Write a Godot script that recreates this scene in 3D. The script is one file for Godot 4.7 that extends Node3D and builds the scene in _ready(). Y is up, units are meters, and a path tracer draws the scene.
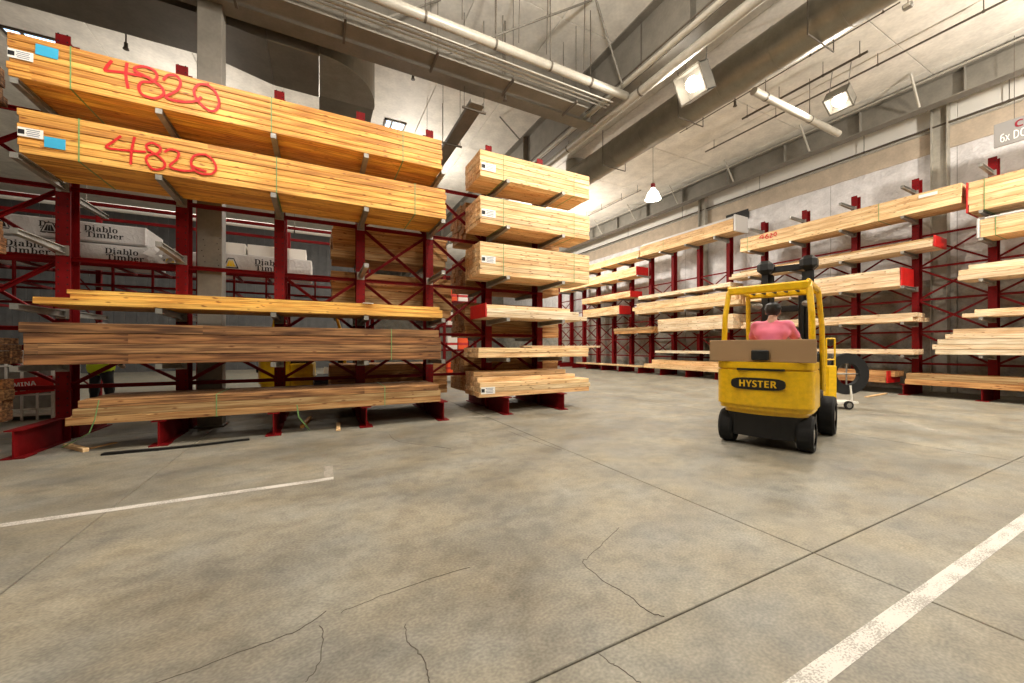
extends Node3D
# ------------------------------------------------------------------ camera model (photo is 1024 x 683)
const EYE := 1.32
const FL := 380.0
const HZ := 347.0
const TURN := 0.469943
var st_: float = sin(TURN)
var ct_: float = cos(TURN)
var rng := RandomNumberGenerator.new()
var taken := {}
var M := {}
var MS := {}
var cache := {}

func ray(px: float, py: float) -> Vector3:
	var r := (px - 512.0) / FL
	return Vector3(st_ + r * ct_, (HZ - py) / FL, -(ct_ - r * st_))
func on_z(px: float, py: float, d: float) -> Vector3:   # where that line of sight meets the plane z = -d
	var v := ray(px, py)
	return Vector3(0, EYE, 0) + v * (d / -v.z)
func on_x(px: float, py: float, x: float) -> Vector3:
	var v := ray(px, py)
	return Vector3(0, EYE, 0) + v * (x / v.x)
func on_y(px: float, py: float, y: float) -> Vector3:
	var v := ray(px, py)
	return Vector3(0, EYE, 0) + v * ((y - EYE) / v.y)

# ------------------------------------------------------------------ nodes
func numbered(n: String) -> String:
	if not taken.has(n):
		taken[n] = 0
		return n
	taken[n] += 1
	return "%s_%03d" % [n, taken[n]]
func tag(o: Node, label: String, category: String, group := "") -> Node:
	o.set_meta("label", label)
	o.set_meta("category", category)
	if group != "":
		o.set_meta("group", group)
	return o
func thing(called: String, label: String, category: String, at := Vector3.ZERO, turn := 0.0, group := "") -> Node3D:
	var o := Node3D.new()
	o.name = numbered(called)
	add_child(o)
	o.position = at
	o.rotation.y = turn
	tag(o, label, category, group)
	return o
func struct(called: String, at := Vector3.ZERO) -> Node3D:
	var o := Node3D.new()
	o.name = numbered(called)
	add_child(o)
	o.position = at
	o.set_meta("kind", "structure")
	return o
func part(parent: Node, called: String, mesh: Mesh, m: Material, at := Vector3.ZERO, basis := Basis.IDENTITY) -> MeshInstance3D:
	var o := MeshInstance3D.new()
	o.mesh = mesh
	o.material_override = m
	o.name = numbered(called) if parent == self else called
	parent.add_child(o, true)
	o.transform = Transform3D(basis, at)
	return o

# ------------------------------------------------------------------ shapes
func S() -> SurfaceTool:
	var s := SurfaceTool.new()
	s.begin(Mesh.PRIMITIVE_TRIANGLES)
	return s
func tri(s: SurfaceTool, a: Vector3, b: Vector3, c: Vector3) -> void:
	var n := (c - a).cross(b - a).normalized()
	for p in [a, b, c]:
		s.set_normal(n)
		s.add_vertex(p)
func trin(s: SurfaceTool, a: Array, b: Array, c: Array) -> void:   # corners [place, normal]; wound to agree with the normals
	var n: Vector3 = (c[0] - a[0]).cross(b[0] - a[0])
	for v in ([a, b, c] if n.dot(a[1] + b[1] + c[1]) >= 0.0 else [a, c, b]):
		s.set_normal(v[1])
		if v.size() > 2:
			s.set_color(v[2])
		s.add_vertex(v[0])
func quad(s: SurfaceTool, a: Vector3, b: Vector3, c: Vector3, d: Vector3) -> void:
	tri(s, a, b, c)
	tri(s, a, c, d)
func bx(s: SurfaceTool, c: Vector3, size: Vector3, b := Basis.IDENTITY) -> void:
	var h := size / 2.0
	var p := []
	for i in 8:
		p.append(c + b * Vector3(h.x if i & 1 else -h.x, h.y if i & 2 else -h.y, h.z if i & 4 else -h.z))
	for f in [[0, 2, 3, 1], [4, 5, 7, 6], [0, 4, 6, 2], [1, 3, 7, 5], [0, 1, 5, 4], [2, 6, 7, 3]]:
		quad(s, p[f[0]], p[f[1]], p[f[2]], p[f[3]])
func box(size: Vector3) -> Mesh:
	var k := "b" + str(size)
	if not cache.has(k):
		var s := S()
		bx(s, Vector3.ZERO, size)
		cache[k] = s.commit()
	return cache[k]
func cham(s: SurfaceTool, c: Vector3, size: Vector3, e: float) -> void:   # a box with chamfered edges
	var h := size / 2.0
	var g := func(ix: int, iy: int, iz: int, ax: int) -> Vector3:
		var v := Vector3(h.x * ix, h.y * iy, h.z * iz)
		var i := Vector3(ix, iy, iz) * e
		i[ax] = 0.0
		return c + v - i
	for ax in 3:
		var u := (ax + 1) % 3
		var w := (ax + 2) % 3
		for sg in [-1, 1]:
			var q := []
			for k in [[-1, -1], [1, -1], [1, 1], [-1, 1]]:
				var id := [0, 0, 0]
				id[ax] = sg
				id[u] = k[0]
				id[w] = k[1]
				q.append(g.call(id[0], id[1], id[2], ax))
			if sg > 0:
				quad(s, q[3], q[2], q[1], q[0])
			else:
				quad(s, q[0], q[1], q[2], q[3])
		for a in [-1, 1]:
			for b in [-1, 1]:
				var e0 := []
				for sg in [-1, 1]:
					var id := [0, 0, 0]
					id[ax] = sg
					id[u] = a
					id[w] = b
					e0.append(g.call(id[0], id[1], id[2], u))
					e0.append(g.call(id[0], id[1], id[2], w))
				if a * b > 0:
					quad(s, e0[0], e0[1], e0[3], e0[2])
				else:
					quad(s, e0[2], e0[3], e0[1], e0[0])
	for ix in [-1, 1]:
		for iy in [-1, 1]:
			for iz in [-1, 1]:
				var a: Vector3 = g.call(ix, iy, iz, 0)
				var b: Vector3 = g.call(ix, iy, iz, 1)
				var d: Vector3 = g.call(ix, iy, iz, 2)
				if ix * iy * iz > 0:
					tri(s, a, d, b)
				else:
					tri(s, a, b, d)
func cbox(size: Vector3, e := 0.004) -> Mesh:
	var k := "c" + str(size) + str(e)
	if not cache.has(k):
		var s := S()
		cham(s, Vector3.ZERO, size, e)
		cache[k] = s.commit()
	return cache[k]
func tube(s: SurfaceTool, a: Vector3, b: Vector3, r: float, r2 := -1.0, n := 10, caps := true) -> void:
	if r2 < 0.0:
		r2 = r
	var d := (b - a).normalized()
	var u := d.cross(Vector3.UP if absf(d.y) < 0.9 else Vector3.RIGHT).normalized()
	var v := d.cross(u)
	for i in n:
		var t0 := TAU * i / n
		var t1 := TAU * (i + 1) / n
		var n0 := u * cos(t0) + v * sin(t0)
		var n1 := u * cos(t1) + v * sin(t1)
		trin(s, [a + n0 * r, n0], [b + n0 * r2, n0], [b + n1 * r2, n1])
		trin(s, [a + n0 * r, n0], [b + n1 * r2, n1], [a + n1 * r, n1])
		if caps:
			tri(s, a, a + n0 * r, a + n1 * r)
			tri(s, b, b + n1 * r2, b + n0 * r2)
func path(s: SurfaceTool, pts: Array, r: float, n := 8) -> void:
	for i in pts.size() - 1:
		tube(s, pts[i], pts[i + 1], r, -1.0, n)
		if i > 0:
			ball(s, pts[i], Vector3.ONE * r, n, 4)
func ball(s: SurfaceTool, c: Vector3, r: Vector3, n := 12, m := 8) -> void:
	for j in m:
		for i in n:
			var q := []
			for k in [[j, i], [j + 1, i], [j + 1, i + 1], [j, i + 1]]:
				var ph: float = PI * k[0] / m
				var th: float = TAU * k[1] / n
				q.append(Vector3(sin(ph) * cos(th), cos(ph), sin(ph) * sin(th)))
			for k in [[0, 1, 2], [0, 2, 3]]:
				var v := []
				for e in k:
					v.append([c + q[e] * r, (q[e] / r).normalized()])
				if (v[2][0] - v[0][0]).cross(v[1][0] - v[0][0]).length_squared() > 1e-16:
					trin(s, v[0], v[1], v[2])
func lathe(s: SurfaceTool, prof: Array, n := 24, at := Vector3.ZERO, b := Basis.IDENTITY) -> void:   # profile of (radius, height) turned round y
	for j in prof.size() - 1:
		var a: Vector2 = prof[j]
		var c: Vector2 = prof[j + 1]
		var dn := Vector2(c.y - a.y, -(c.x - a.x)).normalized()
		for i in n:
			var t0 := TAU * i / n
			var t1 := TAU * (i + 1) / n
			var q := []
			for k in [[a, t0], [c, t0], [c, t1], [a, t1]]:
				q.append([at + b * Vector3(k[0].x * cos(k[1]), k[0].y, k[0].x * sin(k[1])), b * Vector3(dn.x * cos(k[1]), dn.y, dn.x * sin(k[1]))])
			trin(s, q[0], q[1], q[2])
			trin(s, q[0], q[2], q[3])
func prism(s: SurfaceTool, pts: Array, lo: float, hi: float, ax := 1) -> void:   # an outline (Vector2) pulled along axis ax; outline axes are the next two
	var f := func(p: Vector2, h: float) -> Vector3:
		var v := Vector3.ZERO
		v[ax] = h
		v[(ax + 1) % 3] = p.x
		v[(ax + 2) % 3] = p.y
		return v
	var pv := PackedVector2Array(pts)
	var idx := Geometry2D.triangulate_polygon(pv)
	for i in range(0, idx.size(), 3):
		tri(s, f.call(pv[idx[i]], hi), f.call(pv[idx[i + 1]], hi), f.call(pv[idx[i + 2]], hi))
		tri(s, f.call(pv[idx[i]], lo), f.call(pv[idx[i + 2]], lo), f.call(pv[idx[i + 1]], lo))
	for i in pv.size():
		var a := pv[i]
		var b := pv[(i + 1) % pv.size()]
		quad(s, f.call(a, lo), f.call(b, lo), f.call(b, hi), f.call(a, hi))
func ibeam(s: SurfaceTool, c: Vector3, len_ax: int, L: float, up_ax: int, h: float, w: float, t := 0.014) -> void:
	var side := 3 - len_ax - up_ax
	var v := Vector3.ZERO
	v[len_ax] = L
	v[up_ax] = t
	v[side] = w
	for sg in [-1.0, 1.0]:
		var o := Vector3.ZERO
		o[up_ax] = sg * (h - t) / 2.0
		bx(s, c + o, v)
	v[up_ax] = h - 2.0 * t
	v[side] = t
	bx(s, c, v)
func ribbon(pts: Array, w: float, thick := 0.0012, closed := false) -> Mesh:   # a flat brush stroke in the x-y plane, facing +z
	var s := S()
	var n := pts.size()
	var ed := []
	for i in n:
		var a: Vector2 = pts[maxi(i - 1, 0)]
		var b: Vector2 = pts[mini(i + 1, n - 1)]
		var d := (b - a).normalized()
		var nn := Vector2(-d.y, d.x) * w * 0.5
		ed.append([pts[i] + nn, pts[i] - nn])
	for i in n - 1:
		var q := [ed[i][0], ed[i + 1][0], ed[i + 1][1], ed[i][1]]
		var f := []
		for p in q:
			f.append(Vector3(p.x, p.y, thick + 0.00007 * i))
		quad(s, f[0], f[1], f[2], f[3])
		for k in [[0, 1], [2, 3]]:
			var a: Vector3 = f[k[0]]
			var b: Vector3 = f[k[1]]
			quad(s, a, Vector3(a.x, a.y, 0), Vector3(b.x, b.y, 0), b)
	return s.commit()
func smooth_pts(p: Array, k := 4) -> Array:   # a curve through the points
	var out := []
	for i in p.size() - 1:
		var a: Vector2 = p[maxi(i - 1, 0)]
		var b: Vector2 = p[i]
		var c: Vector2 = p[i + 1]
		var d: Vector2 = p[mini(i + 2, p.size() - 1)]
		for j in k:
			out.append(b.cubic_interpolate(c, a, d, float(j) / k))
	out.append(p[-1])
	return out
func text_mesh(t: String, size: float, font := "Droid Sans", bold := true, depth := 0.004) -> TextMesh:
	var f := SystemFont.new()
	f.font_names = PackedStringArray([font])
	f.font_weight = 700 if bold else 400
	var m := TextMesh.new()
	m.text = t
	m.font = f
	m.font_size = 64
	m.pixel_size = size / 46.0
	m.depth = depth
	m.curve_step = 2.0
	return m

# ------------------------------------------------------------------ textures and materials
func noise(freq: float, seed_: int, oct := 4, kind := FastNoiseLite.TYPE_SIMPLEX_SMOOTH) -> FastNoiseLite:
	var n := FastNoiseLite.new()
	n.seed = seed_
	n.frequency = freq
	n.noise_type = kind
	n.fractal_octaves = oct
	return n
func bytes(n: FastNoiseLite, w: int, h: int) -> PackedByteArray:
	var im := n.get_seamless_image(w, h, false, false, 0.08)
	im.convert(Image.FORMAT_L8)
	return im.get_data()
func tex(data: PackedByteArray, w: int, h: int, rgb := true) -> ImageTexture:
	var im := Image.create_from_data(w, h, false, Image.FORMAT_RGB8 if rgb else Image.FORMAT_L8, data)
	return ImageTexture.create_from_image(im)
func wood_texture(seed_: int, dark: Color, light: Color, knots: int) -> ImageTexture:
	var w := 1536
	var h := 256
	var long := noise(0.006, seed_, 3)
	var fine := noise(0.02, seed_ + 1, 3)
	var patch := noise(0.004, seed_ + 2, 2)
	var r := RandomNumberGenerator.new()
	r.seed = seed_
	var kn := []
	for i in knots:
		kn.append(Vector3(r.randf() * w, r.randf() * h, 2.6 + r.randf() * 4.2))
	var data := PackedByteArray()
	data.resize(w * h * 3)
	for y in h:
		for x in w:
			var g := long.get_noise_2d(x * 0.6, y * 9.0) * 0.5 + fine.get_noise_2d(x * 0.35, y * 14.0) * 0.45 + patch.get_noise_2d(x, y * 3.0) * 0.35
			var v := clampf(0.56 + g * 1.35, 0.0, 1.0)
			var c := dark.lerp(light, v)
			var i := (y * w + x) * 3
			data[i] = int(c.r * 255)
			data[i + 1] = int(c.g * 255)
			data[i + 2] = int(c.b * 255)
	for k in kn:
		for y in range(int(k.y - k.z * 3), int(k.y + k.z * 3)):
			for x in range(int(k.x - k.z * 5), int(k.x + k.z * 5)):
				if x < 0 or y < 0 or x >= w or y >= h:
					continue
				var d: float = Vector2((x - k.x) / 1.6, y - k.y).length() / k.z
				var a := clampf(1.25 - d, 0.0, 1.0) * 0.8
				var i := (y * w + x) * 3
				for ch in 3:
					data[i + ch] = int(data[i + ch] * (1.0 - a * [0.45, 0.6, 0.7][ch]))
	return tex(data, w, h)
func mat(c: Color, rough := 0.7, metal := 0.0, t: Texture2D = null, scale := Vector3.ONE, world := true) -> StandardMaterial3D:
	var m := StandardMaterial3D.new()
	m.albedo_color = c
	m.roughness = rough
	m.metallic = metal
	if t:
		m.albedo_texture = t
		m.uv1_triplanar = true
		m.uv1_world_triplanar = world
		m.uv1_scale = scale
	return m
func wood_set(t: Texture2D, tint: Color, spread: float, rough := 0.72) -> Array:
	var out := []
	for k in 7:
		var f := 1.0 + spread * (k - 3) / 3.0
		var warm := 1.0 + rng.randf_range(-0.05, 0.05)
		var m := mat(Color(minf(tint.r * f, 1.0), minf(tint.g * f * warm, 1.0), minf(tint.b * f * warm * warm, 1.0)), rough, 0.0, t, Vector3(0.17, 1.9, 1.9), false)
		m.uv1_offset = Vector3(0.137 * k, 0.29 * k + 0.11, 0.41 * k)
		out.append(m)
	return out
func make_materials() -> void:
	var grime_d := PackedByteArray()
	var n1 := bytes(noise(0.012, 3, 5), 512, 512)
	var n2 := bytes(noise(0.08, 4, 3), 512, 512)
	grime_d.resize(512 * 512)
	for i in 512 * 512:
		grime_d[i] = clampi(int(232 + (n1[i] - 128) * 0.13 + (n2[i] - 128) * 0.07), 0, 255)
	var grime := tex(grime_d, 512, 512, false)
	# concrete: blotches, fine sand, trowel streaks
	var w := 1536
	var c1 := bytes(noise(0.0035, 11, 5), w, w)
	var c2 := bytes(noise(0.014, 12, 4), w, w)
	var c3 := bytes(noise(0.25, 13, 2), w, w)
	var c4 := bytes(noise(0.006, 14, 4), w, w)
	var c5 := bytes(noise(0.03, 15, 4), w, w)
	var cd := PackedByteArray()
	cd.resize(w * w * 3)
	var rd := PackedByteArray()
	rd.resize(w * w)
	for i in w * w:
		var v := 210.0 + (c1[i] - 128) * 0.22 + (c2[i] - 128) * 0.14 + (c3[i] - 128) * 0.24 + (c5[i] - 128) * 0.18
		var dark := maxf(0.0, c2[i] * 0.5 + c5[i] * 0.5 - 160.0)
		v -= dark * 0.6
		var tint := (c4[i] - 128) * 0.045
		cd[i * 3] = clampi(int(v + tint), 0, 255)
		cd[i * 3 + 1] = clampi(int(v * 0.985), 0, 255)
		cd[i * 3 + 2] = clampi(int(v * 0.93 - tint * 1.6), 0, 255)
		rd[i] = clampi(int(172 + (c1[i] - 128) * 0.35 + (c5[i] - 128) * 0.2), 110, 235)
	var conc := tex(cd, w, w)
	M.floor = mat(Color(0.622, 0.61, 0.58), 1.0, 0.0, conc, Vector3(1.0 / 8.7, 0.2, 1.0 / 6.45))
	M.floor.uv1_offset = Vector3(1.52 / 8.7, 0, 1.30 / 6.45)
	M.floor.roughness_texture = tex(rd, w, w, false)
	M.floor.roughness = 0.95
	M.wallgrey = mat(Color(0.50, 0.48, 0.46), 0.85, 0.0, conc, Vector3(0.25, 0.25, 0.25))
	M.paleconcrete = mat(Color(0.78, 0.77, 0.76), 0.8, 0.0, conc, Vector3(0.25, 0.25, 0.25))
	M.crack = mat(Color(0.30, 0.275, 0.24), 0.95)
	# wood
	var fir := wood_texture(21, Color(0.70, 0.53, 0.34), Color(0.98, 0.88, 0.70), 60)
	var pale := wood_texture(24, Color(0.80, 0.67, 0.52), Color(1.0, 0.94, 0.84), 70)
	var red := wood_texture(27, Color(0.33, 0.215, 0.13), Color(0.78, 0.60, 0.42), 26)
	MS.gold = wood_set(fir, Color(1.0, 0.84, 0.53), 0.10, 0.6)
	MS.fir = wood_set(pale, Color(0.95, 0.885, 0.77), 0.06)
	MS.pale = wood_set(pale, Color(0.96, 0.93, 0.88), 0.04)
	MS.rough = wood_set(red, Color(0.90, 0.84, 0.76), 0.14, 0.85)
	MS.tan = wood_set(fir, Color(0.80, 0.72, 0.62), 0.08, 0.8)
	# metals and paint
	M.red = mat(Color(0.47, 0.02, 0.04), 0.62, 0.0, grime, Vector3.ONE * 0.9)
	M.red.metallic_specular = 0.3
	M.hot = mat(Color(0.82, 0.09, 0.07), 0.5, 0.0, grime, Vector3.ONE * 0.9)
	M.base = M.red
	M.galv = mat(Color(0.66, 0.65, 0.62), 0.42, 0.55, grime, Vector3.ONE * 1.2)
	M.steel = mat(Color(0.52, 0.50, 0.46), 0.5, 0.0, grime, Vector3.ONE * 0.35)
	M.duct = mat(Color(0.60, 0.58, 0.53), 0.38, 0.55, grime, Vector3.ONE * 0.4)
	M.rect = mat(Color(0.50, 0.48, 0.44), 0.4, 0.45, grime, Vector3.ONE * 0.3)
	M.pipe = mat(Color(0.74, 0.72, 0.67), 0.4, 0.1, grime, Vector3.ONE * 0.6)
	M.thin = mat(Color(0.36, 0.33, 0.29), 0.5, 0.3)
	M.black = mat(Color(0.035, 0.035, 0.035), 0.5)
	M.rubber = mat(Color(0.06, 0.06, 0.06), 0.85, 0.0, grime, Vector3.ONE * 3)
	M.yellow = mat(Color(0.98, 0.78, 0.03), 0.32, 0.0, grime, Vector3.ONE * 1.6)
	M.yellow.clearcoat_enabled = true
	M.yellow.clearcoat = 0.4
	M.yellow.clearcoat_roughness = 0.25
	M.white = mat(Color(0.93, 0.92, 0.89), 0.6)
	M.ceil = mat(Color(0.90, 0.885, 0.85), 0.6, 0.0, grime, Vector3.ONE * 0.22)
	M.ceil.albedo_color = Color(0.97, 0.95, 0.91)
	var wr := noise(0.012, 41, 4, FastNoiseLite.TYPE_SIMPLEX)
	wr.fractal_type = FastNoiseLite.FRACTAL_RIDGED
	var wi := wr.get_seamless_image(512, 512, false, false, 0.08)
	wi.convert(Image.FORMAT_RGBA8)
	wi.bump_map_to_normal_map(6.0)
	M.sheet = mat(Color(0.93, 0.92, 0.92), 0.32, 0.0, grime, Vector3.ONE * 0.3)
	M.sheet.normal_enabled = true
	M.sheet.normal_texture = ImageTexture.create_from_image(wi)
	M.sheet.normal_scale = 0.7
	M.wrap = mat(Color(0.80, 0.79, 0.78), 0.3)
	M.wrap.normal_enabled = true
	M.wrap.normal_texture = M.sheet.normal_texture
	M.wrap.normal_scale = 0.5
	M.wrap.uv1_triplanar = true
	M.wrap.uv1_world_triplanar = true
	M.wrap.uv1_scale = Vector3.ONE * 0.8
	M.darkwall = mat(Color(0.36, 0.36, 0.36), 0.7, 0.0, grime, Vector3.ONE * 0.3)
	M.lit_tan = mat(Color(0.82, 0.755, 0.67), 0.8, 0.0, grime, Vector3.ONE * 0.3)  # tan cast of the light put into the fascia colour; tape and print share it
	M.spray = mat(Color(0.78, 0.03, 0.02), 0.6)
	M.strap = mat(Color(0.44, 0.60, 0.36), 0.5)
	M.blue = mat(Color(0.22, 0.66, 0.82), 0.5)
	M.print = mat(Color(0.07, 0.07, 0.08), 0.6)
	M.inkgrey = mat(Color(0.5, 0.52, 0.58), 0.6)
	M.plank = mat(Color(0.62, 0.50, 0.36), 0.7)
	M.logo = mat(Color(0.95, 0.80, 0.10), 0.5)
	M.signgrey = mat(Color(0.52, 0.51, 0.50), 0.5)
	M.maroon = mat(Color(0.50, 0.03, 0.12), 0.5)
	M.hole = mat(Color(0.03, 0.02, 0.02), 0.8)
	M.orange = mat(Color(0.95, 0.33, 0.08), 0.6)
	M.lens = mat(Color(1, 1, 1), 0.4)
	M.lens.emission_enabled = true
	M.lens.emission = Color(1.0, 0.96, 0.90)
	M.lens.emission_energy_multiplier = 16.0
	M.shade = mat(Color(0.95, 0.95, 0.93), 0.5)
	M.shade.emission_enabled = true
	M.shade.emission = Color(1.0, 0.96, 0.9)
	M.shade.emission_energy_multiplier = 3.0
	M.sky = mat(Color(0.8, 0.88, 1.0), 0.3)
	M.sky.emission_enabled = true
	M.sky.emission = Color(0.72, 0.86, 1.0)
	M.sky.emission_energy_multiplier = 2.6
	M.skin = mat(Color.WHITE, 0.6)
	M.skin.vertex_color_use_as_albedo = true
	# worn floor paint: white paint scuffed through to the concrete in small scrapes
	var pd := PackedByteArray()
	var p1 := bytes(noise(0.16, 51, 4), 1024, 64)
	var p2 := bytes(noise(0.01, 52, 3), 1024, 64)
	pd.resize(1024 * 64 * 3)
	for i in 1024 * 64:
		var k := clampf((p1[i] * 0.75 + p2[i] * 0.55 - 182.0) / 16.0, 0.0, 1.0)
		for ch in 3:
			pd[i * 3 + ch] = int(lerpf([205, 201, 194][ch], [150, 146, 138][ch], k * 0.85))
	M.paint = mat(Color(1, 1, 1), 0.75, 0.0, tex(pd, 1024, 64), Vector3(0.35, 1, 9.0))
	M.faint = mat(Color(0.78, 0.765, 0.735), 0.8, 0.0, tex(pd, 1024, 64), Vector3(0.9, 1, 3.0))

# ------------------------------------------------------------------ timber
func mset(n: String, k := -1) -> Material:
	var a: Array = MS[n]
	return a[rng.randi() % a.size()] if k < 0 else a[k % a.size()]
# a strapped bundle. rows: from the bottom, each [start, end, front] in local metres measured inwards. Local +x is along the timber, +z faces the aisle.
func bundle(label: String, group: String, front: Vector3, along_z: bool, L: float, H: float, W: float, nr: int, nc: int, kind: String, opt := {}) -> Node3D:
	var turn := -PI / 2 if along_z else 0.0
	var ctr := front + (Vector3(W / 2, 0, L / 2) if along_z else Vector3(L / 2, 0, -W / 2))
	var t := thing(opt.get("called", "timber_bundle"), label, "timber", ctr, turn, group)
	var hb := H / nr
	var wb := W / nc
	var gap: float = opt.get("gap", 0.005)
	var ins: Array = opt.get("rows", [])
	var jit: float = opt.get("jit", 0.008)
	var fine: bool = opt.get("fine", true)
	for r in nr:
		var i0: Array = ins[r] if r < ins.size() else [0.0, 0.0, 0]
		var l: float = L - i0[0] - i0[1]
		var mesh := cbox(Vector3(l, hb - gap, wb - gap * 0.6), 0.005) if fine else box(Vector3(l, hb - gap, wb - gap * 0.6))
		for c in nc:
			if c >= nc - i0[2]:
				continue
			var at := Vector3((i0[0] - i0[1]) / 2 + rng.randf_range(-jit, jit) * 1.6, (r + 0.5) * hb, -W / 2 + (c + 0.5) * wb)
			if c == nc - 1 - i0[2]:
				at.z += rng.randf_range(-jit, 0.0)
			part(t, "board", mesh, mset(opt.get("rowkind", {}).get(r, kind)), at)
	for f in opt.get("straps", []):
		var s := S()
		var x: float = -L / 2 + f * L
		var e := 0.002
		bx(s, Vector3(x, H / 2, W / 2 + e), Vector3(0.014, H + 0.006, 0.002))
		bx(s, Vector3(x, H / 2, -W / 2 - e), Vector3(0.014, H + 0.006, 0.002))
		bx(s, Vector3(x, H + e, 0), Vector3(0.02, 0.002, W + 0.006))
		bx(s, Vector3(x, -e, 0), Vector3(0.02, 0.002, W + 0.006))
		part(t, "strap", s.commit(), M.strap)
	if opt.has("ends"):      # red painted end: [left painted?, right painted?]
		for k in 2:
			if opt.ends[k]:
				part(t, "end_cap", cbox(Vector3(0.03, H * 1.02, W * 1.0), 0.004), M.hot, Vector3((-1 if k == 0 else 1) * (L / 2 + 0.02), H / 2, 0))
	t.set_meta("dims", Vector3(L, H, W))
	return t
func sticker(t: Node3D, x: float, y: float, w: float, h: float, m: Material, tilt := 0.0, printed := true) -> void:
	var d: Vector3 = t.get_meta("dims")
	var b := Basis(Vector3.BACK, tilt)
	var p := part(t, "paper_label", box(Vector3(w, h, 0.002)), m, Vector3(-d.x / 2 + x, y, d.z / 2 + 0.003), b)
	if printed:
		var s := S()
		bx(s, Vector3(-w * 0.36, 0.0, 0.0015), Vector3(h * 0.5, h * 0.5, 0.001))
		part(p, "print", s.commit(), M.print)
		s = S()
		for k in 4:
			bx(s, Vector3(w * 0.1, h * (0.3 - 0.2 * k), 0.0015), Vector3(w * (0.55 - 0.07 * (k % 2)), h * 0.09, 0.001))
		part(p, "print", s.commit(), M.inkgrey)
func strap_at(t: Node3D, px: float, py: float, d: float) -> void:
	var D: Vector3 = t.get_meta("dims")
	var x := t.to_local(on_z(px, py, d)).x
	var s := S()
	var e := 0.002
	for sg in [-1.0, 1.0]:
		bx(s, Vector3(x, D.y / 2, sg * (D.z / 2 + e)), Vector3(0.014, D.y + 0.006, 0.002))
	bx(s, Vector3(x, D.y + e, 0), Vector3(0.02, 0.002, D.z + 0.006))
	bx(s, Vector3(x, -e, 0), Vector3(0.02, 0.002, D.z + 0.006))
	part(t, "strap", s.commit(), M.strap)
func sticker_px(t: Node3D, x0: float, y0: float, x1: float, y1: float, d: float, m: Material, tilt := 0.0, printed := true) -> void:   # the label's middle-left and middle-right and its height in the picture
	var D: Vector3 = t.get_meta("dims")
	var a := t.to_local(on_z(x0, y0, d))
	var b := t.to_local(on_z(x1, y0, d))
	var c := t.to_local(on_z((x0 + x1) / 2, y0, d))
	var e := t.to_local(on_z((x0 + x1) / 2, y1, d))
	sticker(t, (a.x + b.x) / 2 + D.x / 2, (c.y + e.y) / 2, b.x - a.x, absf(c.y - e.y), m, tilt, printed)
func spray(t: Node3D, strokes: Array, w: float, d: float, along_x := false) -> void:   # strokes of picture points on the front face
	var lift := 0.0
	for k in strokes:
		lift += 0.0012
		var p := []
		for v in k:
			var q: Vector3 = on_x(v.x, v.y, d) if along_x else on_z(v.x, v.y, d)
			q = t.to_local(q)
			p.append(Vector2(q.x, q.y))
		var dd: Vector3 = t.get_meta("dims")
		part(t, "sprayed_number", ribbon(smooth_pts(p), w), M.spray, Vector3(0, 0, dd.z / 2 + 0.001 + lift))
func planks(label: String, group: String, front: Vector3, along_z: bool, L: float, hb: float, W: float, nr: int, nc: int, kind: String, opt := {}) -> void:   # loose planks, each a thing of its own
	var wb := W / nc
	for r in nr:
		for c in nc:
			if opt.has("skip") and [r, c] in opt.skip:
				continue
			var l: float = L * rng.randf_range(opt.get("short", 0.97), 1.0)
			var off := rng.randf_range(-0.5, 0.5) * (L - l)
			var a := front + (Vector3((nc - 0.5 - c) * wb, (r + 0.5) * hb, L / 2 + off) if along_z else Vector3(L / 2 + off, (r + 0.5) * hb, -(nc - 0.5 - c) * wb))
			var o := part(self, "timber_plank", cbox(Vector3(snappedf(l, 0.01), hb - 0.003, wb - 0.004), 0.003), mset(kind), a, Basis(Vector3.UP, (-PI / 2 if along_z else 0.0) + rng.randf_range(-1, 1) * opt.get("skew", 0.0)))
			tag(o, label, "plank", group)

# ------------------------------------------------------------------ racks
func post(t: Node3D, at: Vector3, h: float, turn: float, foot_front: float, foot_back: float, bh: float) -> void:
	var b := Basis(Vector3.UP, turn)
	if not cache.has("post%.2f" % h):
		var s := S()
		for sg in [-1.0, 1.0]:
			bx(s, Vector3(0, h / 2, sg * 0.115), Vector3(0.15, h, 0.014))
		bx(s, Vector3(0, h / 2, 0), Vector3(0.014, h, 0.216))
		cache["post%.2f" % h] = s.commit()
		s = S()
		for k in int(h / 0.1) - 2:
			for x in [-0.045, 0.045]:
				tube(s, Vector3(x, 0.3 + k * 0.1, 0.121), Vector3(x, 0.3 + k * 0.1, 0.1235), 0.011, -1, 6)
		cache["hole%.2f" % h] = s.commit()
	var p := part(t, "post", cache["post%.2f" % h], M.red, at, b)
	part(p, "bolt_holes", cache["hole%.2f" % h], M.hole)
	var k := "foot%.2f_%.2f_%.2f" % [foot_front, foot_back, bh]
	if not cache.has(k):
		var s := S()
		ibeam(s, Vector3(0, bh / 2, (foot_front - 0.125) / 2 + 0.125), 2, foot_front - 0.125, 1, bh, 0.15)
		if foot_back > 0.2:
			ibeam(s, Vector3(0, bh / 2, -(foot_back - 0.125) / 2 - 0.125), 2, foot_back - 0.125, 1, bh, 0.15)
		bx(s, Vector3(0, 0.008, foot_front - 0.1), Vector3(0.2, 0.016, 0.22))
		cache[k] = s.commit()
	part(t, "base_beam", cache[k], M.base, at, b)
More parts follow.
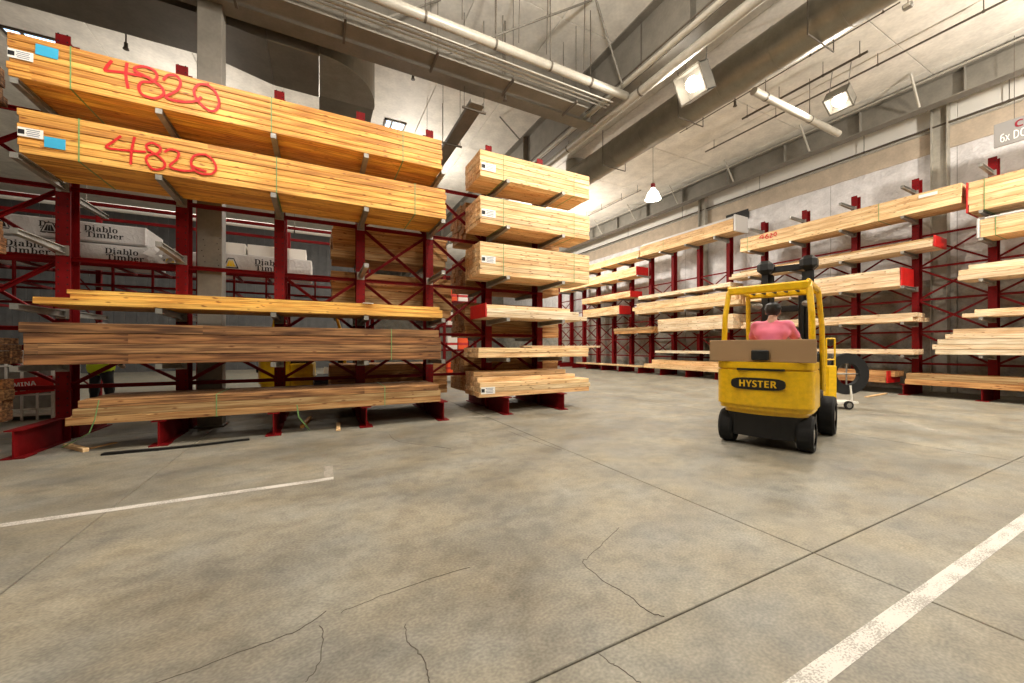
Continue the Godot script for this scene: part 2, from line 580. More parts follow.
func arm(t: Node3D, at: Vector3, top: float, L: float, turn: float, m: Material = null) -> void:   # at: foot of post
	var k := "arm%.2f" % L
	if not cache.has(k):
		var s := S()
		var h := 0.095
		for sg in [0.0, 1.0]:
			var y0: float = -0.006 - sg * (h - 0.012)
			var y1: float = -0.006 - sg * (h * 0.72 - 0.012)
			var v := [Vector3(-0.035, y0, 0.125), Vector3(0.035, y0, 0.125), Vector3(0.035, y1, L), Vector3(-0.035, y1, L)]
			var e := Vector3(0, 0.006, 0)
			quad(s, v[0] + e, v[3] + e, v[2] + e, v[1] + e)
			quad(s, v[0] - e, v[1] - e, v[2] - e, v[3] - e)
			for q in 4:
				quad(s, v[q] - e, v[q] + e, v[(q + 1) % 4] + e, v[(q + 1) % 4] - e)
		quad(s, Vector3(-0.004, 0, 0.125), Vector3(-0.004, 0, L), Vector3(-0.004, -h * 0.72, L), Vector3(-0.004, -h, 0.125))
		quad(s, Vector3(0.004, 0, 0.125), Vector3(0.004, -h, 0.125), Vector3(0.004, -h * 0.72, L), Vector3(0.004, 0, L))
		bx(s, Vector3(0, -h * 0.36, L + 0.003), Vector3(0.07, h * 0.72, 0.006))
		bx(s, Vector3(0, -0.05, 0.129), Vector3(0.13, 0.14, 0.012))
		cache[k] = s.commit()
	part(t, "arm", cache[k], m if m else M.galv, at + Vector3(0, top - 0.006, 0), Basis(Vector3.UP, turn))
func brace(t: Node3D, a: Vector3, b: Vector3, w := 0.06) -> void:
	var s := S()
	var d := b - a
	var x := d.normalized()
	var side := Vector3(0, 0, 1) if absf(d.z) < absf(d.x) + 0.001 else Vector3(1, 0, 0)
	var up := side.cross(x).normalized()
	bx(s, (a + b) / 2, Vector3(d.length(), w, 0.012), Basis(x, up, side))
	bx(s, (a + b) / 2 + up * (w / 2 - 0.006) + side * 0.02, Vector3(d.length(), 0.012, 0.04), Basis(x, up, side))
	part(t, "brace", s.commit(), M.red)

# ------------------------------------------------------------------ lamps
func lamp_light(at: Vector3, energy: float, size := 0.16) -> void:
	var l := OmniLight3D.new()
	l.light_color = Color(1.0, 0.965, 0.915)
	l.light_energy = energy
	l.light_size = size
	l.omni_range = 60.0
	l.omni_attenuation = 2.0
	l.shadow_enabled = true
	l.position = at
	l.name = numbered("lamp_glow")
	add_child(l)
func bell_lamp(at: Vector3, energy: float, label: String, group := "", wide := 1.0) -> void:   # at: centre of the bulb
	var t := thing("pendant_lamp", label, "lamp", at, 0.0, group)
	var s := S()
	lathe(s, [Vector2(0.07, 0.28), Vector2(0.10, 0.22), Vector2(0.18, 0.12), Vector2(0.25, -0.06), Vector2(0.262, -0.12), Vector2(0.255, -0.12), Vector2(0.242, -0.06), Vector2(0.162, 0.115), Vector2(0.09, 0.21)], 28)
	part(t, "lamp_shade", s.commit(), M.shade, Vector3.ZERO, Basis.from_scale(Vector3(wide, 1, wide)))
	s = S()
	lathe(s, [Vector2(0.0, 0.44), Vector2(0.06, 0.44), Vector2(0.075, 0.40), Vector2(0.075, 0.28), Vector2(0.0, 0.28)], 20)
	part(t, "ballast_housing", s.commit(), M.maroon)
	s = S()
	ball(s, Vector3(0, -0.02, 0), Vector3(0.09, 0.13, 0.09), 14, 10)
	part(t, "bulb", s.commit(), M.lens)
	s = S()
	tube(s, Vector3(0, 0.44, 0), Vector3(0, 8.58 - at.y, 0), 0.008, -1, 6)
	part(t, "hanging_rod", s.commit(), M.thin)
	lamp_light(at + Vector3(0, -0.02, 0), energy)
func flood_lamp(at: Vector3, energy: float, label: String, yaw: float, pitch: float, w := 0.62, group := "") -> void:
	var t := thing("flood_lamp", label, "lamp", at, 0.0, group)
	var b := Basis.from_euler(Vector3(pitch, yaw, 0))      # local +z is where it shines
	var s := S()
	var h := w * 0.9
	bx(s, Vector3(0, 0, -0.30), Vector3(w, h, 0.02))
	for sg in [-1.0, 1.0]:
		bx(s, Vector3(sg * (w / 2 - 0.01), 0, -0.14), Vector3(0.02, h, 0.31))
		bx(s, Vector3(0, sg * (h / 2 - 0.01), -0.14), Vector3(w, 0.02, 0.31))
	part(t, "housing", s.commit(), M.steel, Vector3.ZERO, b)
	s = S()
	for sg in [-1.0, 1.0]:
		bx(s, Vector3(sg * w / 2, 0, 0.01), Vector3(0.03, h + 0.03, 0.02))
		bx(s, Vector3(0, sg * h / 2, 0.01), Vector3(w + 0.03, 0.03, 0.02))
	part(t, "rim", s.commit(), M.galv, Vector3.ZERO, b)
	s = S()
	ball(s, Vector3(0, 0, -0.10), Vector3(0.15, 0.15, 0.12), 18, 12)
	part(t, "bulb", s.commit(), M.lens, Vector3.ZERO, b)
	s = S()
	var back := b * Vector3(0, 0, -0.31)
	for sg in [-1.0, 1.0]:
		tube(s, b * Vector3(sg * w * 0.4, h * 0.4, -0.31), Vector3(b.x.x * sg * w * 0.4 + back.x, 8.58 - at.y, b.x.z * sg * w * 0.4 + back.z), 0.012, -1, 6)
	part(t, "bracket", s.commit(), M.galv)
	var l := SpotLight3D.new()
	l.light_color = Color(1.0, 0.965, 0.915)
	l.light_energy = energy
	l.light_size = 0.2
	l.spot_range = 60.0
	l.spot_attenuation = 2.0
	l.spot_angle = 62.0
	l.spot_angle_attenuation = 0.3
	l.shadow_enabled = true
	l.name = numbered("flood_glow")
	add_child(l)
	l.transform = Transform3D(b * Basis(Vector3.UP, PI), at + b * Vector3(0, 0, 0.05))

# ------------------------------------------------------------------ bodies: bones joined into one skin (surface nets)
func skin(bones: Array, cell: float, K: float, s: SurfaceTool, cols: Array) -> void:   # bone: [a, b, ra, rb, colour number]
	var lo := Vector3.ONE * 1e9
	var hi := -lo
	for b in bones:
		var r := maxf(b[2], b[3]) + cell * 4
		for p in [b[0], b[1]]:
			lo = lo.min(p - Vector3.ONE * r)
			hi = hi.max(p + Vector3.ONE * r)
	var n := Vector3i(((hi - lo) / cell).ceil()) + Vector3i.ONE
	var f := PackedFloat32Array()
	f.resize(n.x * n.y * n.z)
	for b in bones:
		var a: Vector3 = b[0]
		var ab: Vector3 = b[1] - a
		var l2 := maxf(ab.length_squared(), 1e-9)
		var m := maxf(b[2], b[3]) + cell * 3.0
		var g0 := Vector3i((a.min(b[1]) - Vector3.ONE * m - lo) / cell)
		var g1 := Vector3i((a.max(b[1]) + Vector3.ONE * m - lo) / cell) + Vector3i.ONE
		for z in range(maxi(g0.z, 0), mini(g1.z + 1, n.z)):
			for y in range(maxi(g0.y, 0), mini(g1.y + 1, n.y)):
				for x in range(maxi(g0.x, 0), mini(g1.x + 1, n.x)):
					var p := lo + Vector3(x, y, z) * cell
					var t := clampf((p - a).dot(ab) / l2, 0.0, 1.0)
					f[x + n.x * (y + n.y * z)] += exp(-K * ((p - a - ab * t).length() - lerpf(b[2], b[3], t)))
	for i in f.size():
		f[i] = 1.0 if f[i] < 1e-9 else -log(f[i]) / K
	var at := {}
	var corner := []
	for k in 8:
		corner.append((k & 1) + n.x * ((k >> 1 & 1) + n.y * (k >> 2)))
	var edges := [[0, 1], [2, 3], [4, 5], [6, 7], [0, 2], [1, 3], [4, 6], [5, 7], [0, 4], [1, 5], [2, 6], [3, 7]]
	for z in n.z - 1:
		for y in n.y - 1:
			for x in n.x - 1:
				var i := x + n.x * (y + n.y * z)
				var neg := 0
				for k in 8:
					neg += 1 if f[i + corner[k]] < 0.0 else 0
				if neg == 0 or neg == 8:
					continue
				var sum := Vector3.ZERO
				var c := 0
				for e in edges:
					var u := f[i + corner[e[0]]]
					var v := f[i + corner[e[1]]]
					if (u < 0.0) != (v < 0.0):
						var q := u / (u - v)
						var k0: int = e[0]
						var k1: int = e[1]
						sum += Vector3(k0 & 1, k0 >> 1 & 1, k0 >> 2).lerp(Vector3(k1 & 1, k1 >> 1 & 1, k1 >> 2), q)
						c += 1
				var gr := Vector3(f[i + 1] - f[i], f[i + n.x] - f[i], f[i + n.x * n.y] - f[i]).normalized()
				var pos := lo + (Vector3(x, y, z) + sum / c) * cell
				var best := 1e9
				var col := Color.WHITE
				for b in bones:
					var ab: Vector3 = b[1] - b[0]
					var t := clampf((pos - b[0]).dot(ab) / maxf(ab.length_squared(), 1e-9), 0.0, 1.0)
					var d: float = (pos - b[0] - ab * t).length() - lerpf(b[2], b[3], t)
					if d < best:
						best = d
						col = cols[b[4]]
				at[i] = [pos, gr, col]
	var emit := func(q: Array) -> void:
		trin(s, at[q[0]], at[q[1]], at[q[2]])
		trin(s, at[q[0]], at[q[2]], at[q[3]])
	var dx := 1
	var dy := n.x
	var dz := n.x * n.y
	for z in range(1, n.z - 1):
		for y in range(1, n.y - 1):
			for x in range(1, n.x - 1):
				var i := x + n.x * (y + n.y * z)
				var s0 := f[i] < 0.0
				if s0 != (f[i + dx] < 0.0):
					emit.call([i - dy - dz, i - dz, i, i - dy] if s0 else [i - dy - dz, i - dy, i, i - dz])
				if s0 != (f[i + dy] < 0.0):
					emit.call([i - dx - dz, i - dx, i, i - dz] if s0 else [i - dx - dz, i - dz, i, i - dx])
				if s0 != (f[i + dz] < 0.0):
					emit.call([i - dx - dy, i - dy, i, i - dx] if s0 else [i - dx - dy, i - dx, i, i - dy])
func hand_bones(w: Vector3, fwd: Vector3, up: Vector3, side: float, curl: float) -> Array:   # fingers curl towards -up
	var rt := fwd.cross(up).normalized() * side
	var o := [[w, w + fwd * 0.075, 0.024, 0.03, 0]]
	o.append([w + fwd * 0.07 + rt * 0.024, w + fwd * 0.075 - rt * 0.024, 0.017, 0.016, 0])
	var ln := [0.062, 0.072, 0.068, 0.052]
	for k in 4:
		var b: Vector3 = w + fwd * 0.08 + rt * (0.03 - 0.02 * k)
		var d0 := (fwd * cos(curl) - up * sin(curl)).normalized()
		var d1 := (fwd * cos(curl * 2.3) - up * sin(curl * 2.3)).normalized()
		var m: Vector3 = b + d0 * ln[k] * 0.6
		o.append([b, m, 0.0095, 0.009, 0])
		o.append([m, m + d1 * ln[k] * 0.6, 0.009, 0.0075, 0])
	var tb: Vector3 = w + fwd * 0.025 + rt * 0.022
	var tm: Vector3 = tb + (fwd * 0.6 + rt * 0.7 - up * 0.3).normalized() * 0.04
	o.append([tb, tm, 0.013, 0.011, 0])
	o.append([tm, tm + (fwd * 0.8 - up * 0.4).normalized() * 0.03, 0.0105, 0.009, 0])
	return o
func head_bones(c: Vector3, fwd: Vector3) -> Array:
	var sd := fwd.cross(Vector3.UP)
	return [[c + Vector3(0, 0.02, 0) - fwd * 0.02, c + Vector3(0, 0.03, 0) + fwd * 0.02, 0.088, 0.082, 3], [c + Vector3(0, -0.03, 0) + fwd * 0.03, c + Vector3(0, -0.075, 0) + fwd * 0.045, 0.062, 0.042, 0],
		[c + fwd * 0.095 + Vector3(0, 0.0, 0), c + fwd * 0.112 + Vector3(0, -0.028, 0), 0.008, 0.013, 0], [c + sd * 0.082 + Vector3(0, 0.01, 0), c + sd * 0.085 + Vector3(0, -0.025, 0), 0.015, 0.012, 0],
		[c - sd * 0.082 + Vector3(0, 0.01, 0), c - sd * 0.085 + Vector3(0, -0.025, 0), 0.015, 0.012, 0], [c + fwd * 0.082 + sd * 0.018 + Vector3(0, -0.055, 0), c + fwd * 0.082 - sd * 0.018 + Vector3(0, -0.055, 0), 0.009, 0.009, 0],
		[c + fwd * 0.075 + sd * 0.03 + Vector3(0, 0.012, 0), c + fwd * 0.075 - sd * 0.03 + Vector3(0, 0.012, 0), 0.018, 0.018, 0]]
func seated_person(at: Vector3, turn: float) -> Node3D:
	var t := thing("person", "person in a bright pink shirt and dark cap seated driving the lift truck", "person", at, turn)
	var cols := [Color(0.42, 0.23, 0.15), Color(0.86, 0.20, 0.32), Color(0.03, 0.035, 0.05), Color(0.02, 0.018, 0.016)]
	var b := []
	b.append([Vector3(0, 0.09, -0.08), Vector3(0, 0.09, 0.08), 0.115, 0.115, 2])
	b.append([Vector3(-0.01, 0.16, 0), Vector3(0.02, 0.36, 0), 0.135, 0.15, 1])
	b.append([Vector3(0.02, 0.40, -0.10), Vector3(0.02, 0.40, 0.10), 0.115, 0.115, 1])
	b.append([Vector3(0.05, 0.49, -0.17), Vector3(0.05, 0.49, 0.17), 0.07, 0.07, 1])
	b.append([Vector3(0.05, 0.52, 0), Vector3(0.10, 0.62, 0), 0.06, 0.052, 0])
	for sg in [-1.0, 1.0]:
		var e := Vector3(0.24, 0.27, sg * 0.28)
		var w := Vector3(0.46, 0.33, sg * 0.13)
		b.append([Vector3(0.06, 0.49, sg * 0.19), Vector3(0.06, 0.49, sg * 0.19).lerp(e, 0.6), 0.066, 0.056, 1])
		b.append([Vector3(0.06, 0.49, sg * 0.19).lerp(e, 0.6), e, 0.048, 0.042, 0])
		b.append([e, w, 0.042, 0.028, 0])
		b.append([Vector3(0.04, 0.08, sg * 0.1), Vector3(0.46, 0.12, sg * 0.15), 0.088, 0.062, 2])
		b.append([Vector3(0.46, 0.12, sg * 0.15), Vector3(0.56, -0.28, sg * 0.15), 0.06, 0.042, 2])
		b.append([Vector3(0.55, -0.34, sg * 0.15), Vector3(0.72, -0.36, sg * 0.16), 0.045, 0.036, 3])
	var s := S()
	skin(b, 0.016, 55.0, s, cols)
	for sg in [-1.0, 1.0]:
		skin(hand_bones(Vector3(0.46, 0.33, sg * 0.13), Vector3(0.85, 0.1, -sg * 0.4).normalized(), Vector3(0, 1, 0), -sg, 0.7), 0.0045, 220.0, s, cols)
	var hc := Vector3(0.13, 0.70, 0)
	skin(head_bones(hc, Vector3(0.95, -0.25, 0).normalized()), 0.006, 120.0, s, cols)
	part(t, "body", s.commit(), M.skin)
	s = S()
	lathe(s, [Vector2(0.0, 0.135), Vector2(0.05, 0.13), Vector2(0.088, 0.10), Vector2(0.102, 0.055), Vector2(0.104, 0.03), Vector2(0.098, 0.03)], 24, hc)
	prism(s, [Vector2(-0.08, 0.20), Vector2(-0.05, 0.30), Vector2(0.05, 0.30), Vector2(0.08, 0.20)], hc.y + 0.03, hc.y + 0.04)
	part(t, "cap", s.commit(), M.black)
	return t
func standing_person(at: Vector3, turn: float) -> void:
	var t := thing("person", "person in a hi-vis yellow vest and dark trousers standing behind the rack", "person", at, turn)
	var cols := [Color(0.42, 0.25, 0.17), Color(0.62, 0.80, 0.02), Color(0.018, 0.02, 0.028), Color(0.03, 0.025, 0.02)]
	var b := []
	b.append([Vector3(0, 0.92, -0.07), Vector3(0, 0.92, 0.07), 0.125, 0.125, 1])
	b.append([Vector3(0, 1.02, 0), Vector3(0, 1.30, 0), 0.15, 0.155, 1])
	b.append([Vector3(0, 0.97, -0.08), Vector3(0, 0.97, 0.08), 0.125, 0.125, 1])
	b.append([Vector3(0, 1.34, -0.12), Vector3(0, 1.34, 0.12), 0.11, 0.11, 1])
	b.append([Vector3(0, 1.40, -0.17), Vector3(0, 1.40, 0.17), 0.065, 0.065, 1])
	b.append([Vector3(0, 1.43, 0), Vector3(0.02, 1.52, 0), 0.058, 0.052, 0])
	for sg in [-1.0, 1.0]:
		var e := Vector3(0.04, 1.12, sg * 0.27)
		var w := Vector3(0.2, 0.98, sg * 0.18)
		b.append([Vector3(0, 1.40, sg * 0.19), e, 0.06, 0.045, 2])
		b.append([e, w, 0.042, 0.03, 2])
		b.append([Vector3(0, 0.90, sg * 0.09), Vector3(0.02, 0.5, sg * 0.13), 0.095, 0.065, 2])
		b.append([Vector3(0.02, 0.5, sg * 0.13), Vector3(0, 0.1, sg * 0.15), 0.062, 0.045, 2])
		b.append([Vector3(0.0, 0.045, sg * 0.15), Vector3(0.15, 0.04, sg * 0.17), 0.045, 0.04, 3])
	var s := S()
	skin(b, 0.018, 55.0, s, cols)
	for sg in [-1.0, 1.0]:
		skin(hand_bones(Vector3(0.2, 0.98, sg * 0.18), Vector3(0.8, -0.3, -sg * 0.4).normalized(), Vector3.UP, -sg, 0.4), 0.0055, 200.0, s, cols)
	skin(head_bones(Vector3(0.03, 1.64, 0), Vector3(1, 0, 0)), 0.007, 120.0, s, cols)
	part(t, "body", s.commit(), M.skin)
	s = S()
	lathe(s, [Vector2(0.0, 0.14), Vector2(0.06, 0.13), Vector2(0.1, 0.09), Vector2(0.115, 0.03), Vector2(0.135, 0.028), Vector2(0.13, 0.02), Vector2(0.1, 0.02)], 24, Vector3(0.03, 1.65, 0))
	part(t, "hard_hat", s.commit(), M.white)

# ------------------------------------------------------------------ lift truck (local +x is forwards, origin under the middle of the rear)
func wheel(t: Node3D, at: Vector3, r: float, w: float) -> void:
	var s := S()
	var b := Basis(Vector3.RIGHT, PI / 2)
	lathe(s, [Vector2(r * 0.62, -w / 2), Vector2(r * 0.94, -w / 2), Vector2(r, -w * 0.36), Vector2(r, w * 0.36), Vector2(r * 0.94, w / 2), Vector2(r * 0.62, w / 2)], 28, Vector3.ZERO, b)
	var p := part(t, "wheel", s.commit(), M.rubber, at)
	s = S()
	lathe(s, [Vector2(0.0, -w * 0.42), Vector2(r * 0.25, -w * 0.46), Vector2(r * 0.3, -w * 0.3), Vector2(r * 0.64, -w * 0.4), Vector2(r * 0.64, w * 0.4), Vector2(r * 0.3, w * 0.3), Vector2(r * 0.25, w * 0.46), Vector2(0.0, w * 0.42)], 20, Vector3.ZERO, b)
	part(p, "hub", s.commit(), M.galv)
func plan(w: float, x0: float, x1: float, bulge: float, rad: float) -> Array:   # outline (z, x) of a counterweight seen from above, rounded at the rear
	var o := []
	var n := 8
	for k in n + 1:
		var a := PI / 2 * k / n
		o.append(Vector2(-w / 2 + rad - rad * cos(a) * 1.0, x0 + bulge + rad - rad * sin(a)))
	for k in range(1, 12):
		var z := lerpf(-w / 2 + rad, w / 2 - rad, k / 12.0)
		o.append(Vector2(z, x0 + bulge * pow(absf(z) / (w / 2 - rad), 2.0)))
	for k in n + 1:
		var a := PI / 2 * (1.0 - float(k) / n)
		o.append(Vector2(w / 2 - rad + rad * cos(a), x0 + bulge + rad - rad * sin(a)))
	o.append(Vector2(w / 2, x1))
	o.append(Vector2(-w / 2, x1))
	return o
func lift_truck(label: String, at: Vector3, turn: float) -> Node3D:
	var t := thing("forklift", label, "forklift", at, turn)
	var s := S()
	prism(s, plan(1.08, 0.0, 0.62, 0.06, 0.16), 0.56, 1.02)
	prism(s, plan(1.04, 0.03, 0.62, 0.06, 0.16), 0.50, 0.56)
	prism(s, plan(0.94, 0.08, 0.62, 0.06, 0.16), 0.44, 0.50)
	prism(s, plan(1.06, 0.02, 0.60, 0.06, 0.16), 1.02, 1.04)
	prism(s, plan(1.08, 0.0, 0.62, 0.06, 0.15), 1.04, 1.125)
	var cw := part(t, "counterweight", s.commit(), M.yellow)
	s = S()
	bx(s, Vector3(0.012, 1.03, 0.0), Vector3(0.04, 0.028, 0.52))
	part(cw, "vent_slot", s.commit(), M.black)
	s = S()
	var oval := []
	for k in 20:
		var a := TAU * k / 20
		oval.append(Vector2(0.078 * signf(sin(a)) * pow(absf(sin(a)), 0.6), 0.30 * signf(cos(a)) * pow(absf(cos(a)), 0.5)))
	prism(s, oval, -0.006, 0.03, 0)
	part(cw, "name_plate", s.commit(), M.black, Vector3(0.0, 0.845, -0.03))
	part(cw, "lettering", text_mesh("HYSTER", 0.085, "Droid Sans", true, 0.006), M.yellow, Vector3(-0.008, 0.845, -0.03), Basis(Vector3.UP, -PI / 2))
	s = S()
	prism(s, plan(0.86, 0.10, 0.7, 0.05, 0.12), 0.14, 0.45)
	bx(s, Vector3(1.2, 0.32, 0), Vector3(1.3, 0.36, 0.78))
	part(t, "chassis", s.commit(), M.black)
	s = S()
	cham(s, Vector3(0.84, 0.72, 0), Vector3(0.44, 0.5, 1.02), 0.03)
	part(t, "battery_cover", s.commit(), M.yellow)
	s = S()
	cham(s, Vector3(1.40, 0.62, 0), Vector3(0.64, 0.12, 0.98), 0.02)
	part(t, "floor_plate", s.commit(), M.black)
	# rear board with a black catch
	var rb := part(t, "rear_board", cbox(Vector3(0.05, 0.285, 1.17), 0.006), M.plank, Vector3(0.06, 1.27, -0.02))
	part(rb, "catch", cbox(Vector3(0.05, 0.13, 0.19), 0.012), M.black, Vector3(-0.05, -0.055, 0.02))
	for sg in [-1.0, 1.0]:
		part(t, "bracket", cbox(Vector3(0.14, 0.2, 0.05), 0.005), M.black, Vector3(0.155, 1.22, sg * 0.4))
	# overhead guard
	for sg in [-1.0, 1.0]:
		s = S()
		path(s, [Vector3(0.30, 1.10, sg * 0.50), Vector3(0.34, 1.75, sg * 0.49), Vector3(0.40, 2.08, sg * 0.46), Vector3(0.50, 2.15, sg * 0.45)], 0.036)
		part(t, "guard_leg", s.commit(), M.yellow)
		s = S()
		path(s, [Vector3(1.72, 0.66, sg * 0.48), Vector3(1.62, 1.6, sg * 0.48), Vector3(1.48, 2.15, sg * 0.45)], 0.034)
		part(t, "guard_leg", s.commit(), M.yellow)
	s = S()
	cham(s, Vector3(0.40, 2.115, 0), Vector3(0.07, 0.115, 0.94), 0.02)
	cham(s, Vector3(1.5, 2.15, 0), Vector3(0.07, 0.09, 0.94), 0.02)
	for sg in [-1.0, 1.0]:
		cham(s, Vector3(0.95, 2.16, sg * 0.45), Vector3(1.12, 0.07, 0.05), 0.015)
	var gt := part(t, "guard_roof", s.commit(), M.yellow)
	for k in 6:
		part(gt, "bar", cbox(Vector3(1.06, 0.03, 0.03), 0.004), M.black, Vector3(0.95, 2.17, -0.36 + 0.144 * k))
	for sg in [-1.0, 1.0]:
		s = S()
		ball(s, Vector3.ZERO, Vector3(0.06, 0.05, 0.07), 12, 8)
		var lt := part(t, "work_light", s.commit(), M.galv, Vector3(1.5, 1.98, sg * 0.32))
		s = S()
		tube(s, Vector3(0.03, 0, 0), Vector3(0.05, 0, 0), 0.045, -1, 12)
		part(lt, "lens", s.commit(), M.white)
	# seat, steering
	s = S()
	cham(s, Vector3(0.75, 1.02, 0), Vector3(0.48, 0.14, 0.5), 0.04)
	part(t, "seat", s.commit(), M.black)
	s = S()
	cham(s, Vector3(0.48, 1.24, 0), Vector3(0.10, 0.34, 0.40), 0.04)
	part(t, "backrest", s.commit(), M.black)
	s = S()
	for k in 20:
		var a := TAU * k / 20
		var b := TAU * (k + 1) / 20
		tube(s, Vector3(1.30 + 0.08 * sin(a), 1.38 + 0.13 * sin(a), 0.17 * cos(a)), Vector3(1.30 + 0.08 * sin(b), 1.38 + 0.13 * sin(b), 0.17 * cos(b)), 0.013, -1, 6)
	tube(s, Vector3(1.30, 1.38, 0), Vector3(1.52, 1.0, 0), 0.03)
	tube(s, Vector3(1.30, 1.38, -0.16), Vector3(1.30, 1.38, 0.16), 0.012, -1, 6)
	part(t, "steering_wheel", s.commit(), M.black)
	s = S()
	cham(s, Vector3(1.62, 0.94, 0), Vector3(0.16, 0.62, 0.9), 0.03)
	part(t, "dashboard", s.commit(), M.black)
	# mast
	for sg in [-1.0, 1.0]:
		s = S()
		ibeam(s, Vector3(1.98, 1.42, sg * 0.30), 1, 2.6, 0, 0.16, 0.09, 0.02)
		ibeam(s, Vector3(2.04, 1.34, sg * 0.225), 1, 2.4, 0, 0.12, 0.06, 0.015)
		tube(s, Vector3(1.9, 0.3, sg * 0.2), Vector3(1.9, 2.4, sg * 0.2), 0.04)
		var ms := part(t, "mast_channel", s.commit(), M.black)
		s = S()
		cham(s, Vector3(1.96, 2.66, sg * 0.29), Vector3(0.30, 0.22, 0.23), 0.06)
		part(ms, "mast_head", s.commit(), M.black)
	s = S()
	for y in [0.55, 1.95, 2.62]:
		part(t, "mast_tie", cbox(Vector3(0.05, 0.1, 0.6), 0.01), M.black, Vector3(1.97, y, 0))
	for y in [0.28, 0.68]:
		bx(s, Vector3(2.14, y, 0), Vector3(0.05, 0.1, 0.96))
	for z in [-0.4, -0.13, 0.13, 0.4]:
		bx(s, Vector3(2.14, 0.75, z), Vector3(0.04, 1.0, 0.04))
	part(t, "carriage", s.commit(), M.black)
	for sg in [-1.0, 1.0]:
		s = S()
		bx(s, Vector3(2.185, 0.42, sg * 0.3), Vector3(0.04, 0.6, 0.11))
		bx(s, Vector3(2.72, 0.14, sg * 0.3), Vector3(1.1, 0.04, 0.11))
		part(t, "fork", s.commit(), M.black)
	for sg in [-1.0, 1.0]:
		wheel(t, Vector3(0.34, 0.225, sg * 0.44), 0.225, 0.17)
		wheel(t, Vector3(1.76, 0.29, sg * 0.53), 0.29, 0.2)
	return t

# ------------------------------------------------------------------ the place
const ZP := 7.72          # posts of the two-sided rack
const ZF := 6.63          # its load fronts
const XP := 15.24         # posts of the rack along the wall
const XF := 14.27
const CEIL := 8.6
var lrack: Node3D
var rrack: Node3D

